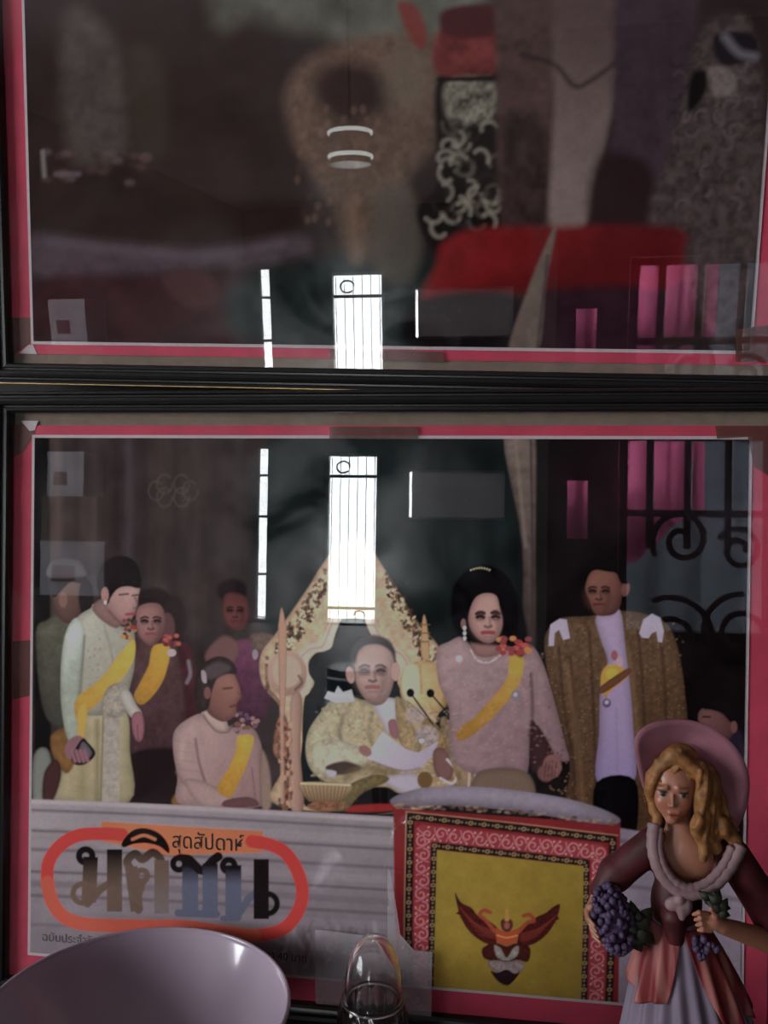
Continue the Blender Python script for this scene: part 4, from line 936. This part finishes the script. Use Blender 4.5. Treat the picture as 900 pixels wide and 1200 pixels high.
# model units: x across, y depth (negative towards the viewer), z height; one unit is about half a millimetre
FX, FY, FZ = .000463, .000475, .000486
def fig_xyz(V):
    V = np.asarray(V, float); return np.stack([(V[:, 0] - 810) * FX, V[:, 1] * FY, (1357 + V[:, 2]) * FZ], 1)
def pt(x, py, d=0): return (x, d, -py)
def fig_part(name, V, F, mat, parent, col=None):
    W = fig_xyz(V); me = bpy.data.meshes.new(name)
    F = np.asarray(F)
    me.vertices.add(len(W)); me.vertices.foreach_set('co', W.ravel())
    me.loops.add(F.size); me.loops.foreach_set('vertex_index', F.ravel().astype(np.int32))
    me.polygons.add(len(F)); me.polygons.foreach_set('loop_start', np.arange(0, F.size, F.shape[1])); me.polygons.foreach_set('loop_total', np.full(len(F), F.shape[1]))
    me.polygons.foreach_set('use_smooth', np.ones(len(F), bool)); me.update(calc_edges=True)
    if col is not None:
        at = me.color_attributes.new('glaze', 'FLOAT_COLOR', 'POINT'); at.data.foreach_set('color', np.concatenate([col, np.ones((len(col), 1))], 1).ravel())
    me.materials.append(mat)
    o = bpy.data.objects.new(name, me); COL.objects.link(o); o.parent = parent
    return o
def mb_part(name, mb, mat, parent):
    o = mesh_obj(name, fig_xyz(np.array(mb.v)), mb.f, mat, parent, True)
    bm = bmesh.new(); bm.from_mesh(o.data); bmesh.ops.recalc_face_normals(bm, faces=bm.faces); bm.to_mesh(o.data); bm.free(); return o

KF = 1.2
gl = lambda c: tuple(np.minimum(lin(c, KF), .9))
M_glaze = material('painted_glaze', (1, 1, 1), 0.45, noise=0.1, nscale=90, vcol='glaze', coat=.08)
def glaze(name, c, noise=.2, ns=90, rough=.55): return material(name, gl(c), rough, noise=noise, nscale=ns, coat=0, bump=.25, spec=.3)
M_hat, M_lace, M_jack = glaze('pink_glaze', (132, 86, 98)), glaze('ivory_glaze', (130, 104, 108)), glaze('maroon_glaze', (70, 22, 28), .5)
M_hair, M_leaf, M_lav = glaze('blond_glaze', (142, 96, 56), .55, 240), glaze('green_glaze', (34, 34, 26), .4), glaze('lavender_glaze', (76, 60, 88), .5, 200)

lady = empty('lady_figurine', (.1966, -.12, TZ)); tag(lady, 'porcelain lady figurine in pink bonnet and red dress holding lavender', 'figurine')
# body: head, neck, bust, arms and hands in one surface
hx, hy, hd = 786, 920, 0
body = [sd_ell(pt(hx + 3, hy - 2, 4), (29, 26, 31)), sd_ell(pt(hx, hy + 18, -6), (20, 17, 19)),
        (sd_ell(pt(hx - 13, hy + 14, -13), (8, 7, 8)), 6), (sd_ell(pt(hx + 10, hy + 14, -15), (9, 7, 8)), 6), (sd_ell(pt(hx - 2, hy + 35, -14), (7, 6, 5)), 6),
        (sd_cap(pt(hx - 3, hy + 4, -23), pt(hx - 4, hy + 14, -27.5), 1.3, 2.3), 3), (sd_cap(pt(hx - 6, hy + 16, -23.5), pt(hx - 1, hy + 16, -23.5), 1.6), 2),
        (sd_cap(pt(hx - 17, hy - 2, -18), pt(hx - 10, hy - 4, -21), 2.5), 4), (sd_cap(pt(hx + 3, hy - 4, -22), pt(hx + 12, hy - 2, -19), 2.5), 4),
        (sd_ell(pt(hx - 13, hy + 4, -18.5), (4.2, 3, 2.8)), 1.5), (sd_ell(pt(hx + 10, hy + 4, -20), (4.6, 3, 2.8)), 1.5),
        (sd_cap(pt(hx - 6, hy + 25, -21.5), pt(hx + 4, hy + 25, -21.5), 2.0), 1.5), (sd_cap(pt(hx - 4, hy + 28.5, -20.5), pt(hx + 3, hy + 28.5, -20.5), 2.2), 1.5),
        (sd_cap(pt(793, 948, 6), pt(800, 980, 6), 13, 17), 8), (sd_ell(pt(806, 1004, 4), (40, 22, 36)), 10), (sd_ell(pt(798, 1058, 5), (28, 20, 46)), 12),
        (sd_cap(pt(766, 992, 4), pt(716, 1040, 8), 13, 11), 8), (sd_cap(pt(712, 1040, 8), pt(694, 1062, -12), 10, 7), 5), (sd_ell(pt(690, 1070, -16), (7, 8, 11)), 4),
        (sd_cap(pt(858, 1000, 4), pt(908, 1078, 4), 14, 13), 8), (sd_cap(pt(910, 1096, -2), pt(838, 1062, -38), 14, 9), 6), (sd_ell(pt(826, 1055, -43), (12, 7, 9), -25), 5)]
for q in range(4):                                                   # fingers of the near hand, curled on the leaves
    a = pt(819 + q * 1.5, 1046 + q * 6, -46); b = pt(809 + q * 1.6, 1043 + q * 6.6, -51 + q * .6); c = pt(804 + q * 2.2, 1048 + q * 6.2, -46 + q)
    body += [(sd_cap(a, b, 3.0, 2.7), 1.2), (sd_cap(b, c, 2.7, 2.1), 1.0)]
body += [(sd_cap(pt(829, 1047, -47), pt(822, 1038, -51), 3.2, 2.6), 1.5)]
for q in range(4):                                                   # fingers of the far hand round the lavender
    a = pt(687 + q * 1.5, 1066 + q * 6, -20); b = pt(687 + q * 2.2, 1069 + q * 6.6, -30); c = pt(693 + q * 2.4, 1073 + q * 6.4, -37)
    body += [(sd_cap(a, b, 3.0, 2.6), 1.2), (sd_cap(b, c, 2.6, 2.1), 1.0)]
body += [(sd_cap(pt(690, 1060, -18), pt(696, 1054, -28), 3.0, 2.4), 1.5)]
V, F = blend_mesh(body, k=5, h=1.15)
C = np.ones((len(V), 3)) * lin((148, 98, 78), KF)
def dab(x, py, rx, ry, c, d0=-8, a=1.0):
    global C
    m_ = np.clip(1.35 - np.sqrt(((V[:, 0] - x) / rx) ** 2 + ((-V[:, 2] - py) / ry) ** 2), 0, .35) / .35 * (V[:, 1] < d0) * a
    C = C * (1 - m_[:, None]) + lin(c, KF) * m_[:, None]
dab(hx - 13, hy + 16, 7, 6, (146, 84, 70), a=.6); dab(hx + 11, hy + 16, 8, 6, (146, 84, 70), a=.6)
for ex in (-13.5, 10):
    dab(hx + ex, hy + 4, 4.6, 2.3, (150, 136, 132)); dab(hx + ex - .5, hy + 4, 2.4, 2.5, (28, 18, 18)); dab(hx + ex, hy + 1.4, 5, 1.0, (42, 24, 20))
    dab(hx + ex, hy - 4.5, 5.5, .9, (110, 72, 46), a=.7)
dab(hx - 1, hy + 26.3, 5.2, 2.2, (140, 60, 54)); dab(hx - 1, hy + 26.8, 4.6, .5, (90, 34, 32))
fig_part('body', V, F, M_glaze, lady, C)
# hair: crown, side locks and long curls
hair = [sd_ell(pt(hx + 12, hy - 12, 12), (30, 24, 34)), (sd_cap(pt(hx - 25, hy - 12, -6), pt(hx - 2, hy - 38, -10), 7, 9), 5), (sd_cap(pt(hx + 2, hy - 38, -12), pt(hx + 32, hy - 18, -14), 9, 9), 5)]
def lock(x0, y0, x1, y1, d, r0, r1, amp, n=7, ph=0):
    ps = [pt(x0 + (x1 - x0) * t + amp * math.sin(ph + t * 7), y0 + (y1 - y0) * t, d + 3 * math.cos(ph + t * 6)) for t in np.linspace(0, 1, n)]
    return [(sd_cap(ps[i], ps[i + 1], r0 + (r1 - r0) * i / n, r0 + (r1 - r0) * (i + 1) / n), 2.5) for i in range(n - 1)]
hair += lock(hx + 31, hy - 24, hx + 36, hy + 34, -12, 9, 9, 3) + lock(hx + 30, hy + 20, hx + 46, hy + 66, -12, 10, 8, 4, ph=1) + lock(hx + 34, hy + 10, hx + 70, hy + 58, -4, 10, 7, 4, ph=2)
hair += lock(hx + 26, hy + 30, hx + 34, hy + 74, -20, 8, 5, 3, ph=3) + lock(hx + 40, hy - 16, hx + 58, hy + 40, 2, 11, 10, 3, ph=.5) + lock(hx + 54, hy + 36, hx + 76, hy + 62, -8, 8, 5, 3, ph=1.7)
hair += lock(hx - 27, hy - 12, hx - 23, hy + 30, -4, 6, 5, 2, ph=2) + lock(hx - 22, hy + 26, hx - 14, hy + 60, -10, 5.5, 4.5, 2.5, ph=.3) + lock(hx - 18, hy - 28, hx - 26, hy + 6, -10, 5, 4, 1.5)
r5 = random.Random(11)
for q in range(30):                                                  # fine strands over the curls
    t_ = r5.random(); hair += [(p_[0], 1.2) for p_ in lock(hx + 28 + 26 * t_, hy - 22 + 20 * t_ + r5.uniform(-6, 6), hx + 34 + 44 * t_, hy + 56 + r5.uniform(-14, 12), -20 + 22 * t_ + r5.uniform(-3, 3), 2.6, 2.2, 3.5, 9, r5.uniform(0, 6))]
for q in range(16):
    t_ = q / 15; hair += [(p_[0], 1.2) for p_ in lock(hx + 6, hy - 46 + 3 * abs(t_ - .5), hx - 28 + 66 * t_, hy - 10 + 6 * math.sin(3 * t_), -13 + 4 * abs(t_ - .5), 2.8, 2.4, 1.2, 7, q)]
V, F = blend_mesh(hair, [sd_ell(pt(hx + 1, hy + 12, -27), (26, 17, 35))], k=4, h=1.4)
fig_part('hair', V, F, M_hair, lady)
# bonnet: wide brim with a thickness, and a crown behind
ol = spline([(741, 868), (756, 851), (784, 845), (814, 846), (842, 857), (864, 878), (876, 908), (876, 938), (868, 962), (852, 974), (830, 966), (806, 960), (784, 956), (766, 946), (754, 928), (745, 898)], True, 5)
cxh, cyh = 806, 912
hv = []; rings = 7
for sgn in (0, 1):
    for j in range(rings):
        t = .34 + .66 * j / (rings - 1)
        for (x, y) in ol:
            dd = 14 - 20 * t ** 1.5 + 5 * math.sin(math.atan2(y - cyh, x - cxh) * 3) * t + (3.2 if sgn else 0)
            hv.append(pt(cxh + (x - cxh) * t, cyh + (y - cyh) * t, dd + 6))
n_ = len(ol); hf = []
for sgn in (0, 1):
    o_ = sgn * rings * n_
    for j in range(rings - 1):
        for i in range(n_):
            i2 = (i + 1) % n_; hf.append((o_ + j * n_ + i, o_ + j * n_ + i2, o_ + (j + 1) * n_ + i2, o_ + (j + 1) * n_ + i))
for i in range(n_):
    i2 = (i + 1) % n_; a = (rings - 1) * n_; b = rings * n_ + a; hf.append((a + i, a + i2, b + i2, b + i))
mbh = MB(); mbh.add(hv, hf); mb_part('bonnet_brim', mbh, M_hat, lady)
mbc = MB(); mbc.ball(pt(cxh + 4, cyh - 4, 26), (38, 26, 38), 28, 18); mb_part('bonnet_crown', mbc, M_hat, lady)
# jacket with full sleeves, low neckline
jack = [sd_ell(pt(808, 1006, 6), (49, 27, 36)), (sd_ell(pt(795, 1058, 4), (30, 25, 42)), 10), (sd_cap(pt(764, 992, 2), pt(722, 1030, 4), 19, 20), 8), (sd_cap(pt(722, 1030, 4), pt(704, 1048, -2), 19, 13), 6),
        (sd_cap(pt(860, 1000, 2), pt(904, 1064, 2), 21, 22), 8), (sd_cap(pt(904, 1064, 2), pt(914, 1092, -4), 21, 16), 6), (sd_cap(pt(788, 1066, -18), pt(790, 1090, -18), 15, 11), 6)]
V, F = blend_mesh(jack, [sd_ell(pt(802, 994, -34), (37, 46, 40))], k=6, h=1.5)
fig_part('jacket', V, F, M_jack, lady)
# collar and bow
cpath = spline([(764, 962), (762, 985), (768, 1008), (784, 1026), (806, 1032), (830, 1023), (850, 1004), (864, 982)], False, 7)
mb = MB()
for k in range(2):
    ps, rs = [], []
    for i, (x, y) in enumerate(cpath):
        u = i / (len(cpath) - 1); ps.append(pt(x + k * (802 - x) * .16, y + k * (990 - y) * .16, -12 - 18 * math.sin(math.pi * u) - k * 1)); rs.append(7.6 - k * 2.2 + .5 * math.sin(i * 2.1 + k))
    mb.tube(ps, rs, 12)
mb_part('lace_collar', mb, M_lace, lady)
V, F = blend_mesh([sd_ell(pt(784, 1044, -32), (10, 6, 8), 20), sd_ell(pt(798, 1046, -32), (8, 6, 11), -10), sd_ell(pt(791, 1037, -34), (6, 6, 6)), sd_cap(pt(792, 1048, -33), pt(794, 1058, -33), 6, 4)], k=3, h=1.2)
fig_part('bow', V, F, M_lace, lady)
# skirt and open overskirt, hanging in folds to the base
def skirt(name, mat_, a0, a1, k_out, z_top, z_bot_f, nf, amp, na=120, nr=34, col=None, th=2.5, flare=0):
    vv = []; rows = nr
    for lay in (0, 1):
        for j in range(nr):
            for i in range(na):
                u_ = i / (na - 1); w_ = flare * j / (nr - 1); b0, b1 = (a0 + w_, a1) if a0 >= 0 else (a0, a1 - w_); an = b0 + (b1 - b0) * u_; zb = z_bot_f(u_); py = z_top + (zb - z_top) * j / (nr - 1)
                t = (py - 1078) / (1357 - 1078); t = max(t, 0); r = (26 + 84 * t ** .75) * k_out + (0 if lay == 0 else -th)
                r *= 1 + amp * min(1, t * 3 + .15) * math.sin(nf * an + 2.0 * math.sin(an * 1.5) + t * .8)
                ccx = 797 + 18 * min(1, t * 2)
                vv.append(pt(ccx + r * 1.06 * math.sin(an), py, 4 - r * .82 * math.cos(an)))
    ff = []
    for lay in (0, 1):
        o_ = lay * nr * na
        for j in range(nr - 1):
            for i in range(na - 1): ff.append((o_ + j * na + i, o_ + j * na + i + 1, o_ + (j + 1) * na + i + 1, o_ + (j + 1) * na + i))
    N_ = nr * na
    for j in range(nr - 1):
        for i in (0, na - 1): ff.append((j * na + i, (j + 1) * na + i, N_ + (j + 1) * na + i, N_ + j * na + i))
    for i in range(na - 1):
        for j in (0, nr - 1): ff.append((j * na + i, j * na + i + 1, N_ + j * na + i + 1, N_ + j * na + i))
    mb = MB(); mb.add(vv, ff); return mb_part(name, mb, mat_, lady)
M_skirt = glaze('blue_white_glaze', (112, 100, 116), .3, 26)
def striped():
    mt = glaze('red_striped_glaze', (112, 40, 42), .3, 60); nt = mt.node_tree; b = nt.nodes['Principled BSDF']
    wv = nt.nodes.new('ShaderNodeTexWave'); wv.wave_type = 'BANDS'; wv.bands_direction = 'X'; wv.inputs['Scale'].default_value = 26; wv.inputs['Distortion'].default_value = 5; wv.inputs['Detail'].default_value = 1; wv.inputs['Detail Scale'].default_value = .6
    tc = nt.nodes.new('ShaderNodeTexCoord'); nt.links.new(tc.outputs['Object'], wv.inputs['Vector'])
    rp = nt.nodes.new('ShaderNodeValToRGB'); e_ = rp.color_ramp.elements
    e_[0].color = (*gl((104, 34, 36)), 1); e_[1].color = (*gl((138, 84, 80)), 1); e_[0].position = .45; e_[1].position = .95
    nt.links.new(wv.outputs['Fac'], rp.inputs['Fac']); nt.links.new(rp.outputs['Color'], b.inputs['Base Color']); return mt
M_over = striped()
skirt('skirt', M_skirt, -math.pi, math.pi, 1.0, 1076, lambda u: 1357, 17, .05, na=180)
skirt('overskirt', M_over, .02, math.pi * .98, 1.10, 1080, lambda u: 1178 - 24 * abs(u - .3) + 6 * math.sin(u * 20), 15, .07, flare=.42)
skirt('overskirt', M_over, -math.pi * .98, -.06, 1.10, 1080, lambda u: 1160 - 22 * max(0, .8 - u) + 5 * math.sin(u * 18), 15, .07, flare=.42)
# lavender bouquet and leaves
mb = MB(); rr = random.Random(3)
for q in range(150):
    a, b = rr.uniform(0, 6.28), math.acos(rr.uniform(-1, 1))
    x = 716 + 22 * math.sin(b) * math.cos(a); d = -26 + 17 * math.sin(b) * math.sin(a); y = 1070 + 38 * math.cos(b); x += (y - 1070) * .18
    mb.ball(pt(x, y, d), rr.uniform(3.2, 5.2), 7, 5)
mb.ball(pt(717, 1070, -26), (19, 14, 33), 14, 10)
mb_part('lavender_bouquet', mb, M_lav, lady)
def leaves(cx_, cy_, d, n, L, spread, seed):
    r2 = random.Random(seed); mb = MB()
    for q in range(n):
        a = r2.uniform(*spread); l = L * r2.uniform(.6, 1.1); w = l * .28; ox, oy, od = cx_ + r2.uniform(-5, 5), cy_ + r2.uniform(-9, 9), d + r2.uniform(-6, 5)
        v_ = []
        for j in range(7):
            t = j / 6; ww = w * math.sin(math.pi * min(1, t * .95 + .05)) + .3
            for s_ in (-1, 0, 1):
                v_.append(pt(ox + l * t * math.cos(a) - s_ * ww * math.sin(a), oy + l * t * math.sin(a) + s_ * ww * math.cos(a), od - 5 * math.sin(math.pi * t) + (2.4 if s_ else 0)))
        f_ = [(j * 3 + s_, j * 3 + s_ + 1, j * 3 + s_ + 4, j * 3 + s_ + 3) for j in range(6) for s_ in (0, 1)]
        nv = len(v_); v_ += [(x, y + 1.4, z) for x, y, z in v_]; f_ += [tuple(i + nv for i in reversed(t_)) for t_ in f_]
        mb.add(v_, f_)
    return mb
mb_part('leaves', leaves(742, 1076, -26, 16, 26, (-2.2, 2.2), 5), M_leaf, lady)
mb_part('leaves', leaves(830, 1038, -44, 12, 20, (-3, .6), 9), M_leaf, lady)
mb = MB(); rr = random.Random(8)
for q in range(26): mb.ball(pt(822 + rr.uniform(-13, 13), 1090 + rr.uniform(-12, 12), -32 + rr.uniform(-6, 6)), rr.uniform(3, 4.6), 7, 5)
mb_part('lavender_sprig', mb, M_lav, lady)
# ------------------------------------------------------------------ behind the viewer: gate, curtains, lamps, shelf (seen in the picture glass)
M_pinkcl = cloth('pink_curtain_cloth', (0.66, 0.14, 0.29), 0.7)
M_bluecl = cloth('grey_blue_sheet', (0.085, 0.1, 0.12), 0.5)
gx = lambda px: .461 + (px - 665) * .00427
gz = lambda py: 1.894 - (py - 515) * .00452
gate = empty('iron_gate', (1.17, YP + .03, FLOOR)); tag(gate, 'black wrought iron gate with scrollwork in front of a pink curtain', 'gate')
def gp_(x, py): return (gx(x) - 1.17, 0, gz(py) - FLOOR)
for x in (762, 806, 853, 896): MB().bar((gx(x) - 1.17, 0, gz(640) - FLOOR if x != 896 else .08), (gx(x) - 1.17, 0, 1.7), .02, 10).build('bar', M_iron, gate)
for zz_ in (gz(600) - FLOOR, .1, 1.68): MB().box(-.45, .45, -.015, .015, zz_ - .018, zz_ + .018).build('rail', M_iron, gate)
for x in (729,): MB().box(-.45, -.41, -.02, .02, .08, 1.7).build('stile', M_iron, gate)
def scroll(cx_, cy_, r, turns, t0, sg=1):
    return [(gx(cx_ + sg * r * (1 - .75 * u) * math.cos(t0 + turns * 6.28 * u)) - 1.17, 0, gz(cy_ + r * (1 - .75 * u) * math.sin(t0 + turns * 6.28 * u)) - FLOOR) for u in np.linspace(0, 1, 40)]
for a in ((800, 630, 36, 1.4, 2.6, 1), (866, 640, 26, 1.5, 3.6, 1), (792, 745, 52, 1.6, 4.2, 1), (866, 735, 46, 1.6, 4.6, -1), (800, 860, 50, 1.4, 1.2, 1), (868, 850, 40, 1.5, 2.0, -1)):
    MB().tube(scroll(*a), .016, 8).build('scroll', M_iron, gate)

def drape(name, x0, x1, ztop, zbot, y, amp, waves, mat_, label, cat):
    nx, nz_ = 60, 24; v_ = []
    for lay in (0,):
        for j in range(nz_):
            for i in range(nx):
                u, w = i / (nx - 1), j / (nz_ - 1)
                x = x0 + (x1 - x0) * u; zt_, zb_ = ztop(u), zbot(u); z = zt_ + (zb_ - zt_) * w
                v_.append((x, y + amp * math.sin(waves * 6.28 * u + .8 * w) * (.4 + .6 * w) - lay * .003, z))
    f_ = []
    for lay in (0,):
        o_ = lay * nx * nz_
        for j in range(nz_ - 1):
            for i in range(nx - 1): f_.append((o_ + j * nx + i, o_ + j * nx + i + 1, o_ + (j + 1) * nx + i + 1, o_ + (j + 1) * nx + i))
    o = mesh_obj(name, v_, f_, mat_, None, True); tag(o, label, cat); return o
drape('curtain', .38, gx(838), lambda u: 2.38, lambda u: 1.28 + .5 * max(0, u - .55) + .04 * math.sin(u * 9), YP - .22, .035, 7, M_pinkcl, 'bright pink curtain gathered across the gate opening', 'curtain')
drape('curtain', .42, 1.74, lambda u: 1.62 + .8 * min(1, max(0, (u - .52) / .1)), lambda u: FLOOR + .02, YP - .36, .04, 6, M_bluecl, 'grey blue sheet hanging full length behind the pink curtain', 'curtain')

M_lampm = material('dark_lamp_metal', (0.03, 0.03, 0.035), .3, metal=.6, noise=.2)
M_glow = emission('lamp_glow', (.95, 1, 1), 6.0)
M_rim = material('polished_pale_rim', (.8, .8, .8), .25, noise=.1, nscale=20, coat=.5)
def drum(name, loc, r, h, label, cat, ring, ring_mat, cord=None):
    e = empty(name, loc)
    MB().lathe([(0, -.03), (r * .97, -.03), (r * .97, h + .035), (.0, h + .035)], 40).build('drum', M_lampm, e, False)
    for z in (0, h): MB().lathe([(r + .008 * math.cos(t), z + .008 * math.sin(t)) for t in np.linspace(0, 6.2832, 9)], 40).build(ring, ring_mat, e, True)
    if cord: MB().bar((0, 0, h), (0, 0, cord), .006).build('cord', M_lampm, e)
    else: MB().lathe([(.0, -.05), (r * .8, -.05), (r * .8, -.03), (0, -.03)], 30).build('foot', M_lampm, e)
    tag(e, label, cat); return e
drum('pendant_lamp_offscreen', (-.53, -3.0, 2.265), .085, .09, 'dark drum pendant lamp with two light rings hanging from the ceiling', 'lamp', 'light_ring_offscreen', M_glow, CEIL - 2.265)
drum('round_tin', (-.485, -3.0, .73), .125, .065, 'low round dark tin with two polished pale rims on the stool', 'tin', 'rim', M_rim)
st_ = empty('stool', (-.485, -3.0, FLOOR)); tag(st_, 'small round dark stool under the low round tin', 'stool')
MB().lathe([(0, .43), (.16, .43), (.165, .445), (.16, .46), (0, .46)], 40).build('seat', M_wood, st_)
for k in range(4): MB().bar((.12 * math.cos(k * H + .8), .12 * math.sin(k * H + .8), .43), (.16 * math.cos(k * H + .8), .16 * math.sin(k * H + .8), 0), .014).build('leg', M_wood, st_)

M_carton = material('white_carton', (.62, .60, .66), .7, noise=.15, nscale=8)
M_label = material('plum_print', (.10, .04, .05), .7, noise=.2, nscale=8)
sh = empty('cabinet', (-1.8, -3.2, FLOOR)); tag(sh, 'dark two door wooden cabinet under the stacked cartons', 'cabinet')
MB().box(-.4, .4, -.2, .2, .05, .875).build('body', M_wood, sh); MB().box(-.37, .37, -.18, .18, 0, .05).build('plinth', M_wood, sh)
for s_ in (-1, 1):
    d_ = MB().box(.005 if s_ > 0 else -.395, .395 if s_ > 0 else -.005, .2, .215, .07, .86).build('door', M_wood, sh)
    MB().ball((s_ * .04, .225, .5), .012).build('knob', M_lampm, d_)
M_brown = material('brown_carton', (.14, .09, .06), .8, noise=.3, nscale=8)
def carton(x, z, w, h, mat_, label):
    e = empty('carton', (x, -3.14, z)); MB().box(-w / 2, w / 2, -.1, .1, 0, h * .86).build('box_body', mat_, e)
    MB().box(-w * .32, w * .05, .1, .1015, h * .25, h * .55).build('printed_panel', M_label, e)
    MB().box(-w / 2 - .002, w / 2 + .002, -.102, .102, h * .86, h).build('lid', mat_, e); tag(e, label, 'box')
carton(-1.78, FLOOR + .875, .30, .24, M_carton, 'wide white carton with plum printed panel standing on the cabinet')
carton(-1.80, FLOOR + 1.115, .26, .2, M_brown, 'brown carton between the two white cartons on the cabinet')
carton(-1.82, FLOOR + 1.315, .17, .2, M_carton, 'narrow white carton topmost of the stack on the cabinet')
